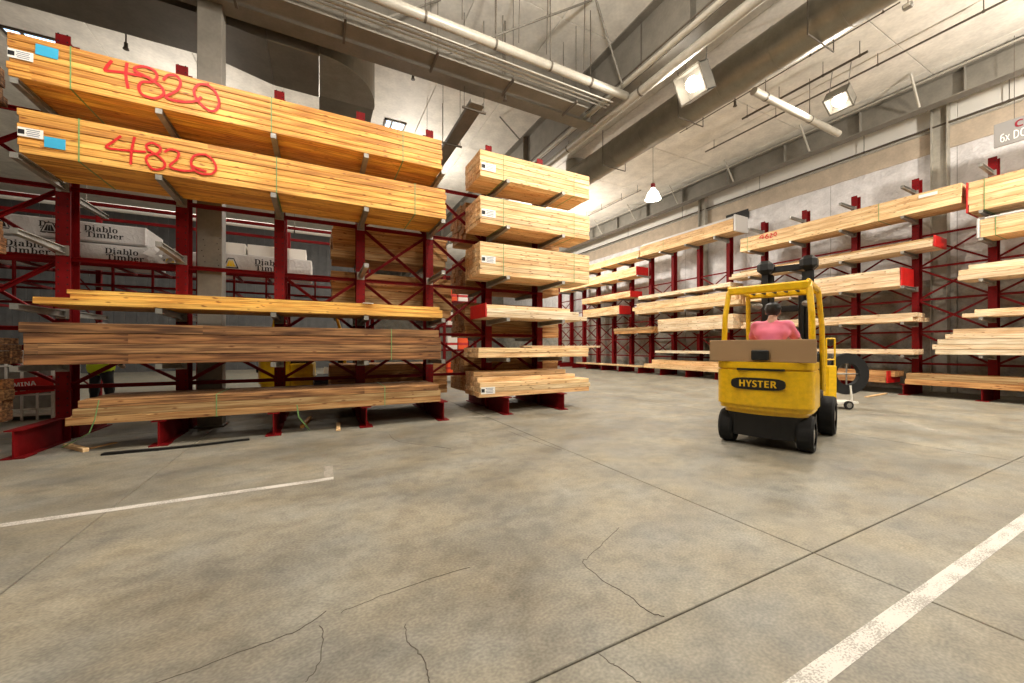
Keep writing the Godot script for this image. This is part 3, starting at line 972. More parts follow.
func build_room() -> void:
	var f := struct("floor")
	part(f, "joint_bed", box(Vector3(31.0, 0.2, 43.0)), M.crack, Vector3(1.2, -0.112, -13.0))
	var xs := [-14.2, -10.22, -5.87, -1.52, 2.83, 7.18, 11.53, 16.4]
	var zs := [-34.2, -27.1, -20.65, -14.2, -7.75, -1.30, 5.15, 8.2]
	for i in xs.size() - 1:
		for j in zs.size() - 1:
			var sz := Vector3(xs[i + 1] - xs[i] - 0.008, 0.1, zs[j + 1] - zs[j] - 0.008)
			part(f, "slab", cbox(sz, 0.004), M.floor, Vector3((xs[i] + xs[i + 1]) / 2, -0.05, (zs[j] + zs[j + 1]) / 2))
	# cracks, traced
	for c in [[[588, 558], [583, 562], [592, 572], [610, 584], [630, 597], [648, 610], [664, 617]], [[597, 653], [608, 661], [620, 670], [640, 683]], [[406, 625], [409, 640], [418, 652], [426, 668], [430, 683]],
			[[150, 683], [200, 667], [260, 645], [300, 630], [325, 612]], [[340, 612], [380, 597], [420, 583], [470, 566]], [[305, 683], [318, 665], [322, 640], [320, 625]],
			[[388, 433], [396, 440], [412, 444], [440, 447], [452, 450]], [[505, 430], [540, 443], [562, 451]], [[588, 558], [600, 545], [618, 527]]]:
		var p := []
		for v in c:
			var q := on_y(v[0] + rng.randf_range(-1, 1), v[1] + rng.randf_range(-1, 1), 0.0)
			p.append(Vector2(q.x, -q.z))
		var sp := smooth_pts(p, 5)
		for k in sp.size():
			sp[k] += Vector2(rng.randf_range(-1, 1), rng.randf_range(-1, 1)) * 0.006
		part(f, "crack", ribbon(sp, 0.0038, 0.0006), M.crack, Vector3.ZERO, Basis(Vector3.RIGHT, -PI / 2))
	# painted floor lines
	for l in [[1.3, 14.0, -0.85, -0.77], [-14.0, 0.13, -4.26, -4.18]]:
		part(f, "painted_line", box(Vector3(l[1] - l[0], 0.001, l[3] - l[2])), M.paint, Vector3((l[0] + l[1]) / 2, 0.0006, (l[2] + l[3]) / 2))
	part(f, "painted_line", box(Vector3(0.09, 0.001, 0.42)), M.faint, Vector3(0.09, 0.0006, -4.47))
	for q in [[858, 413, 925, 416], [900, 420, 940, 432], [862, 421, 880, 423], [466, 417, 490, 416], [520, 414, 534, 413]]:
		var a := on_y(q[0], q[1], 0.0)
		var b := on_y(q[2], q[3], 0.0)
		var d := b - a
		part(f, "painted_line", box(Vector3(d.length(), 0.001, 0.09)), M.faint, (a + b) / 2 + Vector3(0, 0.0006, 0), Basis(Vector3.UP, atan2(-d.z, d.x)))
	# ceiling of white panels
	var c := struct("ceiling")
	part(c, "roof_deck", box(Vector3(31.0, 0.12, 43.0)), M.ceil, Vector3(1.2, CEIL + 0.09, -13.0))
	for i in 16:
		for j in 14:
			part(c, "panel", cbox(Vector3(1.90 - 0.014, 0.03, 3.04 - 0.014), 0.006), M.ceil, Vector3(-14.2 + 1.9 * (i + 0.5), CEIL + 0.015, 8.2 - 3.04 * (j + 0.5)))
	# walls
	var w := struct("wall_north")
	part(w, "panel", box(Vector3(31, 8.9, 0.2)), M.wallgrey, Vector3(1.2, 4.3, -34.3))
	w = struct("wall_south")
	part(w, "panel", box(Vector3(31, 8.9, 0.2)), M.wallgrey, Vector3(1.2, 4.3, 8.3))
	w = struct("wall_west")
	part(w, "panel", box(Vector3(0.2, 8.9, 43)), M.wallgrey, Vector3(-14.3, 4.3, -13))
	w = struct("wall_east")
	part(w, "core", box(Vector3(0.2, 8.9, 43)), M.wallgrey, Vector3(16.6, 4.3, -13))
	for k in 14:      # lower concrete boards, upper plastic sheeting, light band under the roof
		var z := 8.2 - 3.04 * (k + 0.5)
		part(w, "concrete_panel", cbox(Vector3(0.08, 3.35, 3.03), 0.01), M.paleconcrete, Vector3(16.46, 1.675, z))
		part(w, "plastic_sheet", sheet_mesh(k), M.sheet, Vector3(16.44, 5.23, z))
		part(w, "roof_band_panel", cbox(Vector3(0.08, 0.82, 3.03), 0.008), M.white, Vector3(16.46, 8.19, z))
	part(w, "tan_lit_fascia", box(Vector3(0.12, 0.62, 42)), M.lit_tan, Vector3(16.42, 7.43, -13))  # its tan is the tint of the light, painted in
	part(w, "ledge", box(Vector3(0.16, 0.05, 42)), M.pipe, Vector3(16.40, 7.76, -13))
	for p in [940.0, 703.0]:
		var q := on_x(p, 300, 16.25)
		var s := S()
		ibeam(s, Vector3(16.26, 4.3, q.z), 1, 8.6, 2, 0.34, 0.26, 0.02)
		part(w, "wall_column", s.commit(), M.pipe)
	var v := on_x(737, 217, 16.36)
	part(w, "louvre_vent", cbox(Vector3(0.06, 0.42, 1.0), 0.01), M.black, Vector3(16.37, v.y, v.z))
	# partition behind the stored goods
	w = struct("wall_inner")
	part(w, "core", box(Vector3(17.5, 8.6, 0.12)), M.darkwall, Vector3(-5.4, 4.3, -27.0))
	for k in 40:
		part(w, "rib", box(Vector3(0.2, 8.6, 0.05)), M.darkwall, Vector3(-14.0 + k * 0.44, 4.3, -26.915))
	# column and beams
	var s := S()
	cham(s, Vector3(0, 4.3, 0), Vector3(0.33, 8.6, 0.30), 0.008)
	var col := struct("column", Vector3(-1.60, 0, -7.95))
	part(col, "shaft", s.commit(), M.steel)
	part(col, "base_plate", cbox(Vector3(0.40, 0.03, 0.38), 0.004), M.steel, Vector3(0, 0.015, 0))
	s = S()
	for k in 12:
		var hp := Vector3(-0.1 + 0.2 * (k % 2) + 0.02 * (k % 3), 2.62 + 0.045 * k, 0.15)
		tube(s, hp, hp + Vector3(0, 0, 0.003), 0.008, -1, 6)
	part(col, "bolt_holes", s.commit(), M.hole)
	var b := struct("roof_beam")
	s = S()
	ibeam(s, Vector3(-4.0, 7.55, -7.86), 0, 20.5, 1, 1.1, 0.34, 0.03)
	part(b, "beam", s.commit(), M.steel)
	b = struct("roof_girder")
	s = S()
	ibeam(s, Vector3(6.45, 7.92, -13.0), 2, 42.0, 1, 1.36, 0.4, 0.03)
	part(b, "beam", s.commit(), M.steel)
	for k in 12:
		part(b, "stiffener", box(Vector3(0.36, 1.3, 0.015)), M.steel, Vector3(6.45, 7.92, 5.0 - 3.3 * k))
	b = struct("roof_girder")
	s = S()
	ibeam(s, Vector3(14.75, 8.14, -13.0), 2, 42.0, 1, 0.68, 0.34, 0.03)
	part(b, "beam", s.commit(), M.steel)
	for k in 16:
		part(b, "stiffener", box(Vector3(0.31, 0.62, 0.015)), M.steel, Vector3(14.75, 8.14, 5.0 - 2.1 * k))
	for k in 8:
		s = S()
		tube(s, Vector3(14.0, 8.58, 1.0 - 2.6 * k), Vector3(14.56, 7.84, 1.0 - 2.6 * k), 0.03, -1, 8)
		part(b, "kicker_brace", s.commit(), M.pipe)
	# skylight panes in the roof
	for q in [[-1.9, 0.85], [0.9, 0.5]]:
		var ctr := (on_y(31, 33, CEIL - 0.01) if q[0] < 0 else on_y(396, 121, CEIL - 0.01)) + Vector3(0, 0, -0.4)
		var win := struct("window_%d" % (1 if q[0] < 0 else 2), ctr)
		var hw: float = 0.55 * q[1]
		part(win, "skylight_pane", box(Vector3(hw * 2, 0.02, 0.7)), M.sky)
		s = S()
		for sg in [-1.0, 1.0]:
			bx(s, Vector3(sg * (hw + 0.03), 0, 0), Vector3(0.06, 0.05, 0.82))
			bx(s, Vector3(0, 0, sg * 0.38), Vector3(hw * 2 + 0.12, 0.05, 0.06))
		bx(s, Vector3(-hw * 0.4, -0.005, 0), Vector3(0.07, 0.03, 0.7))
		part(win, "skylight_frame", s.commit(), M.thin)
func sheet_mesh(k: int) -> Mesh:      # hanging plastic: gentle real folds
	var key := "sheet%d" % (k % 3)
	if cache.has(key):
		return cache[key]
	var n := noise(0.9, 60 + k % 3, 3)
	var s := S()
	var nu := 30
	var nv := 16
	var g := func(i: int, j: int) -> Vector3:
		var z := -1.515 + 3.03 * i / nu
		var y := -1.89 + 3.78 * j / nv
		var edge := minf(minf(i, nu - i), 3.0) / 3.0
		return Vector3(-0.02 - 0.05 * edge * (0.5 + 0.5 * n.get_noise_2d(z * 2.6 + y * 0.5, y * 0.7)) , y, z)
	s.set_smooth_group(0)
	for i in nu:
		for j in nv:
			for q in [[0, 0], [1, 0], [1, 1], [0, 0], [1, 1], [0, 1]]:
				s.add_vertex(g.call(i + q[0], j + q[1]))
	s.index()
	s.generate_normals()
	cache[key] = s.commit()
	return cache[key]

func pipe_thing(called: String, label: String, category: String, pts: Array, r: float, m: Material, group := "", hangers := [], clamps := true) -> Node3D:
	var t := thing(called, label, category, pts[0], 0.0, group)
	var s := S()
	var loc := []
	for p in pts:
		loc.append(p - pts[0])
	path(s, loc, r, 14 if r > 0.05 else 8)
	part(t, "pipe_run" if called != "conduit" else "tube", s.commit(), m)
	for h in hangers:
		s = S()
		var a: Vector3 = pts[0].lerp(pts[-1], h)
		tube(s, a + Vector3(0, r, 0) - pts[0], Vector3(a.x, CEIL, a.z) - pts[0], 0.009, -1, 6)
		if clamps:
			var d: Vector3 = (pts[-1] - pts[0]).normalized()
			tube(s, a - d * 0.02 - pts[0], a + d * 0.02 - pts[0], r + 0.008, -1, 12)
		part(t, "hanger", s.commit(), M.thin)
	return t
func ladder(label: String, a: Vector3, b: Vector3, w: float, drop := []) -> void:
	var t := thing("cable_tray", label, "cable tray", a)
	var d := b - a
	var x := d.normalized()
	var z := x.cross(Vector3.UP).normalized()
	var L := d.length()
	var s := S()
	for sg in [-1.0, 1.0]:
		bx(s, d / 2 + z * sg * w / 2, Vector3(L, 0.09, 0.015), Basis(x, Vector3.UP, z))
	part(t, "side_rail", s.commit(), M.steel)
	for k in int(L / 0.3):
		part(t, "rung", box(Vector3(0.04, 0.02, w)), M.thin, x * (0.15 + 0.3 * k) + Vector3(0, -0.02, 0), Basis(x, Vector3.UP, z))
	part(t, "tray_floor", box(Vector3(L, 0.006, w)), M.steel, d / 2 + Vector3(0, -0.036, 0), Basis(x, Vector3.UP, z))
	for k in int(L / 1.6) + 1:
		s = S()
		var o := x * minf(0.2 + 1.6 * k, L - 0.05)
		bx(s, o + Vector3(0, -0.06, 0), Vector3(0.04, 0.04, w + 0.25), Basis(x, Vector3.UP, z))
		for sg in [-1.0, 1.0]:
			var p: Vector3 = o + z * sg * (w / 2 + 0.08)
			tube(s, p + Vector3(0, -0.06, 0), Vector3(p.x, CEIL - a.y, p.z), 0.007, -1, 6)
		part(t, "hanger", s.commit(), M.thin)

func build_services() -> void:
	# big painted pipe that crosses to the girder, and the two that run beside it
	pipe_thing("sprinkler_main", "thick pale pipe crossing under the roof to the dark girder", "pipe", [Vector3(-4.0, 7.05, -6.56), Vector3(6.26, 7.05, -6.56)], 0.085, M.pipe, "", [0.1, 0.25, 0.4, 0.55, 0.68, 0.8, 0.9])
	pipe_thing("sprinkler_main", "thick pale pipe running just below the dark girder", "pipe", [Vector3(6.40, 7.02, 7.5), Vector3(6.40, 7.02, -20.0)], 0.10, M.pipe, "", [0.1, 0.2, 0.3, 0.4, 0.5, 0.6])
	pipe_thing("sprinkler_main", "slimmer pale pipe hung beside the girder's underside", "pipe", [Vector3(6.10, 7.20, 7.5), Vector3(6.10, 7.20, -20.0)], 0.055, M.pipe)
	for k in 4:
		pipe_thing("conduit", "thin conduit clipped along the dark girder's web", "conduit", [Vector3(6.10 + 0.03 * k, 7.34 + 0.035 * k, 7.5), Vector3(6.10 + 0.03 * k, 7.34 + 0.035 * k, -18)], 0.014, M.thin, "conduits along the girder", [], false)
	for k in 5:
		pipe_thing("conduit", "thin bright conduit under the pipe that crosses to the girder", "conduit", [Vector3(-4.0, 6.93 + 0.03 * (k % 2), -6.72 - 0.055 * k), Vector3(6.0, 6.93 + 0.03 * (k % 2), -6.72 - 0.055 * k)], 0.016, M.pipe if k % 2 == 0 else M.galv, "conduits beside the crossing pipe", [], false)
	ladder("grey ladder cable tray hung along the roof beam", Vector3(-3.0, 6.93, -7.28), Vector3(5.6, 6.93, -7.28), 0.34)
	var ta := on_y(485, 90, 6.62)
	ladder("short grey cable tray leading back from the beam over the rack", Vector3(ta.x, 6.6, -7.65), Vector3(ta.x, 6.6, -12.0), 0.3)
	# stays
	for q in [[592, 0, 430, 60], [596, 0, 622, 84], [440, 0, 380, 20], [500, 117, 520, 140]]:
		var a := on_y(q[0], q[1], CEIL)
		var b := on_y(q[2], q[3], 7.1)
		pipe_thing("sway_brace", "thin diagonal steel stay between roof and pipes", "brace", [a, b], 0.022, M.steel, "diagonal roof stays")
	for px in [463, 497, 520, 548, 585]:
		var a := on_z(px, 60, 6.35)
		pipe_thing("hanger_rod", "thin threaded rod dropping from the white roof", "rod", [Vector3(a.x, CEIL, -6.35), Vector3(a.x, 7.12, -6.4)], 0.008, M.thin, "threaded roof rods")
	# round duct
	var t := thing("round_duct", "large round grey air duct running along the aisle roof", "duct", Vector3(9.0, 7.9, 0))
	for k in 16:
		var z0 := 7.6 - 1.24 * k
		var s := S()
		tube(s, Vector3(0, 0, z0), Vector3(0, 0, z0 - 1.235), 0.45, -1, 36, false)
		tube(s, Vector3(0, 0, z0 - 0.02), Vector3(0, 0, z0 + 0.02), 0.458, -1, 36)
		part(t, "duct_section", s.commit(), M.duct)
	var s2 := S()
	ball(s2, Vector3(0, 0, -12.24), Vector3(0.45, 0.45, 0.4), 28, 14)
	tube(s2, Vector3(0, 0.1, -12.2), Vector3(0, 0.69, -12.2), 0.38, -1, 28)
	part(t, "end_elbow", s2.commit(), M.duct)
	for z in [-1.0, -4.0, -7.0, -10.0]:
		s2 = S()
		for sg in [-1.0, 1.0]:
			tube(s2, Vector3(sg * 0.5, -0.2, z), Vector3(sg * 0.5, 0.7, z), 0.012, -1, 6)
		tube(s2, Vector3(-0.5, -0.47, z), Vector3(0.5, -0.47, z), 0.016, -1, 6)
		tube(s2, Vector3(-0.5, -0.47, z), Vector3(-0.5, -0.2, z), 0.012, -1, 6)
		tube(s2, Vector3(0.5, -0.47, z), Vector3(0.5, -0.2, z), 0.012, -1, 6)
		part(t, "duct_hanger", s2.commit(), M.thin)
	# rectangular duct with its elbow
	t = thing("square_duct", "large square grey sheet metal duct with a curved elbow above the rack", "duct", Vector3(0, 6.98, -8.15))
	var s := S()
	bx(s, Vector3(-7.9, 0.6, -0.57), Vector3(12.2, 1.2, 1.14))
	part(t, "duct_run", s.commit(), M.rect)
	s = S()
	var pr := [Vector3(-1.8, 0, 0), Vector3(-1.8, 1.2, 0), Vector3(-0.85, 1.3, 0), Vector3(-0.85, -0.1, 0)]
	var bk := [Vector3(0, 0, -1.14), Vector3(0, 0, -1.14), Vector3(0, 0, -1.34), Vector3(0, 0, -1.34)]
	quad(s, pr[0], pr[1], pr[2], pr[3])
	quad(s, pr[0] + bk[0], pr[3] + bk[3], pr[2] + bk[2], pr[1] + bk[1])
	for k in 4:
		quad(s, pr[k], pr[k] + bk[k], pr[(k + 1) % 4] + bk[(k + 1) % 4], pr[(k + 1) % 4])
	part(t, "taper", s.commit(), M.rect)
	s = S()
	cham(s, Vector3(-0.42, 0.6, -0.67), Vector3(0.86, 1.4, 1.36), 0.012)
	part(t, "plenum_box", s.commit(), M.rect)
	s = S()
	var arc := []
	for k in 15:
		var a := PI / 2 * k / 14
		arc.append(Vector2(0.01 + 1.16 * sin(a), -1.40 + 1.36 * cos(a)))
	for k in 14:
		var a: Vector2 = arc[k]
		var b: Vector2 = arc[k + 1]
		quad(s, Vector3(a.x, -0.02, a.y), Vector3(a.x, 1.15, a.y), Vector3(b.x, 1.15, b.y), Vector3(b.x, -0.02, b.y))
		tri(s, Vector3(0.01, -0.02, -1.40), Vector3(a.x, -0.02, a.y), Vector3(b.x, -0.02, b.y))
		tri(s, Vector3(0.01, 1.15, -1.40), Vector3(b.x, 1.15, b.y), Vector3(a.x, 1.15, a.y))
	part(t, "elbow", s.commit(), M.duct)
	s = S()
	bx(s, Vector3(0.58, 0.57, -2.4), Vector3(1.15, 1.15, 2.0))
	part(t, "duct_run", s.commit(), M.rect)
	for x in [-0.8, -0.05]:
		s = S()
		tube(s, Vector3(x, 0.2, 0.03), Vector3(x, 1.62, 0.03), 0.012, -1, 6)
		part(t, "duct_hanger", s.commit(), M.thin)
	# thin sprinkler lines under the white roof of the far aisle
	for q in [[700, 150, 1014, 4, 8.32, 0.024], [680, 133, 900, 2, 8.36, 0.014], [600, 240, 690, 195, 8.3, 0.02], [740, 118, 870, 53, 8.25, 0.03], [585, 218, 640, 190, 8.3, 0.02]]:
		var a := on_y(q[0], q[1], q[4])
		var b := on_y(q[2], q[3], q[4])
		pipe_thing("sprinkler_branch", "thin dark sprinkler pipe under the white roof panels", "pipe", [Vector3((a.x + b.x) / 2, q[4], a.z), Vector3((a.x + b.x) / 2, q[4], b.z)], q[5], M.thin, "sprinkler branch lines", [0.05, 0.35, 0.7, 0.95])
	pipe_thing("sprinkler_branch", "dark pipe along the top of the sheeted wall", "pipe", [Vector3(16.25, 7.83, 7.5), Vector3(16.25, 7.83, -30)], 0.03, M.thin, "", [0.12, 0.2, 0.28, 0.36, 0.45, 0.55, 0.65])
	pipe_thing("sprinkler_branch", "pale conduit along the top flange of the wall-side girder", "pipe", [Vector3(14.4, 8.42, 7.5), Vector3(14.4, 8.42, -30)], 0.025, M.pipe)
	var a := on_y(752, 92, 7.5)
	var e := on_y(840, 133, 7.5)
	pipe_thing("crossing_pipe", "pale pipe reaching from the round duct towards the wall-side girder", "pipe", [Vector3(a.x, 7.5, (a.z + e.z) / 2), Vector3(e.x, 7.5, (a.z + e.z) / 2)], 0.09, M.pipe, "", [0.12, 0.62])
	for q in [[505, 97, 6.9], [735, 103, 7.6], [126, 45, 7.2], [413, 76, 7.8]]:
		var h := on_y(q[0], q[1], q[2])
		var hn := thing("fire_sprinkler", ["small grey sprinkler head under the cable tray", "small grey sprinkler head beside the round duct", "small grey sprinkler head hung behind the upper bundle", "small grey sprinkler head under the roof by the elbow duct"][[505, 735, 126, 413].find(q[0])], "sprinkler", h)
		s = S()
		tube(s, Vector3(0, 0.02, 0), Vector3(0, CEIL - h.y, 0), 0.012, -1, 6)
		part(hn, "drop_pipe", s.commit(), M.thin)
		s = S()
		lathe(s, [Vector2(0, -0.09), Vector2(0.05, -0.085), Vector2(0.03, -0.04), Vector2(0.03, 0.04), Vector2(0, 0.05)], 12)
		part(hn, "nozzle", s.commit(), M.thin)
	# small camera light at the end of a conduit
	var cpos := on_y(908, 6, 8.2)
	var cm := thing("emergency_light", "small bluish lamp head at the tip of a thin conduit", "lamp", cpos)
	s = S()
	cham(s, Vector3.ZERO, Vector3(0.12, 0.1, 0.16), 0.02)
	tube(s, Vector3(0, 0.04, 0), Vector3(0, CEIL - cpos.y, 0), 0.01, -1, 6)
	part(cm, "housing", s.commit(), M.galv)
	s = S()
	cham(s, Vector3(-0.065, -0.01, 0.0), Vector3(0.02, 0.06, 0.1), 0.008)
	part(cm, "lens", s.commit(), M.white)
	# hanging sign
	var sp := on_x(994, 137, 14.5)
	var sg0 := thing("hanging_sign", "grey hanging sign with pale letters high above the wall rack", "sign", sp, -PI / 2)
	part(sg0, "panel", cbox(Vector3(2.3, 0.56, 0.04), 0.006), M.signgrey, Vector3(1.15, 0, 0))
	part(sg0, "lettering", text_mesh("6x DO", 0.19, "Droid Sans", false, 0.006), M.white, Vector3(0.29, -0.10, 0.024), Basis.from_scale(Vector3(0.56, 1, 1)))
	part(sg0, "emblem", text_mesh("C", 0.16, "Droid Sans", true, 0.006), M.maroon, Vector3(0.37, 0.13, 0.024))
	s = S()
	for x in [0.3, 2.0]:
		tube(s, Vector3(x, 0.28, 0), Vector3(x, CEIL - sp.y, 0), 0.006, -1, 6)
	part(sg0, "wire", s.commit(), M.thin)

# ------------------------------------------------------------------ the two-sided rack and its load
func left_posts() -> Array:
	var o := []
	for i in range(-3, 7):
		o.append(-3.20 + 1.298 * i)
	return o
func lpack(label: String, group: String, px0: float, px1: float, y0: float, y1: float, nr: int, nc: int, kind: String, opt := {}) -> Node3D:
	var d: float = opt.get("d", ZF)
	var a := on_z(px0, 300, d)
	var b := on_z(px1, 300, d)
	var W: float = opt.get("W", 7.57 - d)
	var t := bundle(label, group, Vector3(a.x, y0, -d), false, b.x - a.x, y1 - y0, W, nr, nc, kind, opt)
	arms_left(a.x, b.x, y0)
	return t
func arms_left(x0: float, x1: float, y: float, back := false) -> void:
	for x in left_posts():
		if x > x0 - 0.1 and x < x1 + 0.12 and y > 0.6:
			arm(lrack, Vector3(x, 0, -ZP), y, 1.08, PI if back else 0.0)
func build_left() -> void:
	lrack = thing("cantilever_rack", "dark red two-sided cantilever rack with grey arms holding long timber", "rack")
	var ps := left_posts()
	for x in ps:
		post(lrack, Vector3(x, 0, -ZP), 5.7, 0.0, 1.1, 1.1, 0.34)
	for i in ps.size() - 1:
		var a: float = ps[i] + 0.01
		var b: float = ps[i + 1] - 0.01
		for y in [0.75, 1.58, 2.58, 3.58, 4.58]:
			brace(lrack, Vector3(a, y, -ZP), Vector3(b, y, -ZP))
		for k in [[0.75, 1.58], [1.58, 2.58], [2.58, 3.58], [3.58, 4.58]]:
			if i in [2, 6, 7] or k[0] < 1.0 or (i == 5 and k[0] < 2.0):
				brace(lrack, Vector3(a, k[0], -ZP + 0.02), Vector3(b, k[1], -ZP + 0.02), 0.05)
				brace(lrack, Vector3(a, k[1], -ZP - 0.02), Vector3(b, k[0], -ZP - 0.02), 0.05)
	# empty level and back arms
	arms_left(-3.3, -3.1, 2.73)
	arms_left(-2.0, -1.8, 2.73)
	arms_left(0.6, 2.1, 2.70)
	arms_left(-3.3, -3.1, 3.55, true)
	arms_left(-3.3, 2.1, 1.85, true)
	# the front bundles
	var t := lpack("top bundle of golden beams sprayed 4820 in red", "", 7, 442, 4.50, 5.02, 6, 5, "gold", {})
	for q in [[70.6, 68], [271.4, 110], [403, 150]]:
		strap_at(t, q[0], q[1], ZF)
	sticker_px(t, 7.6, 50.5, 33.5, 59.5, ZF, M.white)
	sticker_px(t, 35.5, 46.5, 58.5, 57.0, ZF, M.blue, -0.04, false)
	var z1 := func(a: Array) -> Array:
		var o := []
		for st in a:
			var l := []
			for v in st:
				l.append(Vector2(v[0] / 3.796, v[1] / 3.796))
			o.append(l)
		return o
	spray(t, z1.call([[[425, 230], [398, 265], [420, 270], [470, 276], [540, 290]], [[483, 238], [478, 285], [487, 337]], [[515, 275], [512, 258], [545, 253], [585, 268], [597, 295], [575, 312], [540, 312], [527, 335], [545, 362], [590, 374], [622, 358], [612, 330], [570, 300], [515, 272]],
		[[620, 305], [640, 285], [672, 290], [686, 315], [672, 345], [630, 370], [690, 387], [745, 384], [765, 368]], [[795, 322], [755, 322], [737, 348], [752, 384], [790, 418], [818, 420], [833, 390], [815, 345], [785, 322]]]), 0.032, ZF)
	t = lpack("second bundle of golden beams, below the top one, sprayed 4820 in red", "", 17, 446, 3.62, 4.15, 6, 5, "gold", {})
	for q in [[79, 140], [276.6, 180], [415, 200]]:
		strap_at(t, q[0], q[1], ZF)
	sticker_px(t, 17.6, 128.5, 43.5, 137.5, ZF, M.white)
	sticker_px(t, 44.3, 138, 65.7, 148.5, ZF, M.blue, 0.0, false)
	spray(t, z1.call([[[460, 516], [430, 538], [404, 560], [470, 570], [555, 577]], [[512, 520], [500, 570], [497, 625]], [[562, 570], [556, 552], [580, 543], [610, 562], [600, 582], [565, 590], [556, 610], [580, 642], [618, 640], [626, 620], [600, 592], [560, 568]],
		[[624, 578], [648, 567], [678, 578], [672, 605], [645, 632], [690, 648], [735, 648]], [[785, 587], [745, 589], [727, 610], [732, 640], [765, 660], [805, 660], [821, 638], [806, 605], [780, 587]], [[724, 625], [750, 640], [785, 652]]]), 0.028, ZF)
	arms_left(-3.2, 2.0, 1.84)
	# low layers of loose golden planks
	var a4 := on_z(28, 300, ZF)
	planks("long golden plank in the bottom layer of the thin loose stack", "golden planks in the thin loose stack", Vector3(a4.x, 1.84, -ZF), false, 5.1, 0.085, 0.92, 1, 5, "gold", {"short": 0.985})
	planks("golden plank laid on top of the thin loose stack", "upper golden planks of the loose stack", Vector3(a4.x + 0.28, 1.925, -ZF - 0.04), false, 4.83, 0.055, 0.86, 2, 4, "gold", {"short": 0.975})
	var pt := tag(part(self, "paper_scrap", box(Vector3(0.16, 0.008, 0.12)), M.white, on_z(368, 301.5, ZF + 0.05) + Vector3(0, 0, 0)), "small white paper lying on the golden planks", "paper")
	pt.position.y = 2.04
	lpack("tall stack of rough brown weathered beams at chest height", "", 20, 440, 1.10, 1.62, 4, 5, "rough", {"straps": [0.835], "jit": 0.014})
	t = lpack("lowest stack of brown planks resting on the red base beams", "", 63, 440, 0.345, 0.655, 3, 5, "rough", {"straps": [0.32, 0.8], "rows": [[0, 0, 0], [0.06, 0.0, 0], [0.12, 0.03, 0]], "rowkind": {0: "tan", 1: "tan"}, "jit": 0.01})
	# neighbours at the far end of the rack
	for q in [[6.5, 4.5, 5.0, "ends of a brown beam stack beside the top golden bundle"], [4.0, 2.55, 2.98, "ends of a brown beam stack on the empty arm level"], [19.5, 1.10, 1.44, "brown timber stack level with the rough beams at the rack's end"], [11.5, 0.345, 0.90, "lowest brown timber stack at the rack's end"]]:
		var xe: float = on_z(q[0], 300, 7.55).x
		bundle(q[3], "", Vector3(xe - 4.0, q[1], -6.72), false, 4.0, q[2] - q[1], 0.84, 4, 4, "rough", {"jit": 0.02})
		arms_left(xe - 4.0, xe, q[1])
	# short bundles on the last two posts
	var lab := ["uppermost short pale bundle at the end of the rack", "second short pale bundle at the rack end with a white tag", "third short pale bundle at the rack end with a white tag"]
	for k in 3:
		var y: Array = [[4.60, 5.11], [3.70, 4.23], [2.72, 3.35]][k]
		t = lpack(lab[k], "short pale bundles at the rack end", 480, 589.5, y[0], y[1], [5, 6, 7][k], 4, "fir", {"d": 6.75, "straps": [0.19, 0.84], "jit": 0.006})
		t.remove_meta("group")
		sticker_px(t, 481.5, [163.5, 209.5, 256][k], 495.5, [171, 217, 263][k], 6.75, M.white)
	lpack("low stack of pale planks with a red painted end at the rack end", "", 487, 579, 1.90, 2.17, 3, 4, "pale", {"d": 6.75, "ends": [true, false], "rows": [[0, -0.22, 0], [0, 0, 0], [0.0, 0.08, 1]], "jit": 0.01})
	lpack("thin two-row stack of yellow boards at the rack end", "", 479, 589, 1.11, 1.305, 2, 4, "fir", {"d": 6.75, "jit": 0.012})
	planks("loose thin strip sticking out past the yellow board stack", "thin strips on the yellow board stack", Vector3(3.7, 1.305, -6.95), false, 2.35, 0.022, 0.4, 2, 2, "pale", {"short": 0.7, "skew": 0.0})
	lpack("stepped bottom stack of pale boards on red base beams", "", 480, 590, 0.345, 0.82, 5, 5, "fir", {"d": 6.75, "rows": [[0, 0, 0], [0, 0, 0], [0, 0.03, 0], [0.0, 0.3, 1], [0.0, 0.42, 2]], "jit": 0.012})
	t = get_child(get_child_count() - 1)
	sticker_px(t, 481, 387, 495, 394, 6.75, M.white)
	# stacks on the far side of the rack
	for q in [[332, 447, 3.02, 3.68, "brown board stack on the far side of the rack, upper level"], [332, 452, 1.94, 2.76, "brown board stack on the far side of the rack, middle level"], [330, 447, 0.345, 0.98, "brown board stack on the far side of the rack, base level"]]:
		var x0 := on_z(q[0], 300, 7.86).x
		var x1 := on_z(q[1], 300, 7.86).x
		bundle(q[4], "", Vector3(x0, q[2], -7.885), false, x1 - x0, q[3] - q[2], 0.95, 5, 4, "tan", {"jit": 0.015})
		arms_left(x0, x1, q[2], true)
	for q in [[2.85, 5.3, 3.7, 4.5, "short brown stack behind the pale bundles, upper level"], [2.85, 5.3, 2.6, 3.3, "short brown stack behind the pale bundles, third level"], [2.85, 5.3, 1.55, 2.3, "short brown stack behind the pale bundles, second level"], [2.85, 5.3, 0.345, 1.2, "short brown stack behind the pale bundles, base level"]]:
		bundle(q[4], "", Vector3(q[0], q[2], -7.885), false, q[1] - q[0], q[3] - q[2], 0.95, 6, 4, "tan", {"jit": 0.02})
		arms_left(q[0], q[1], q[2], true)

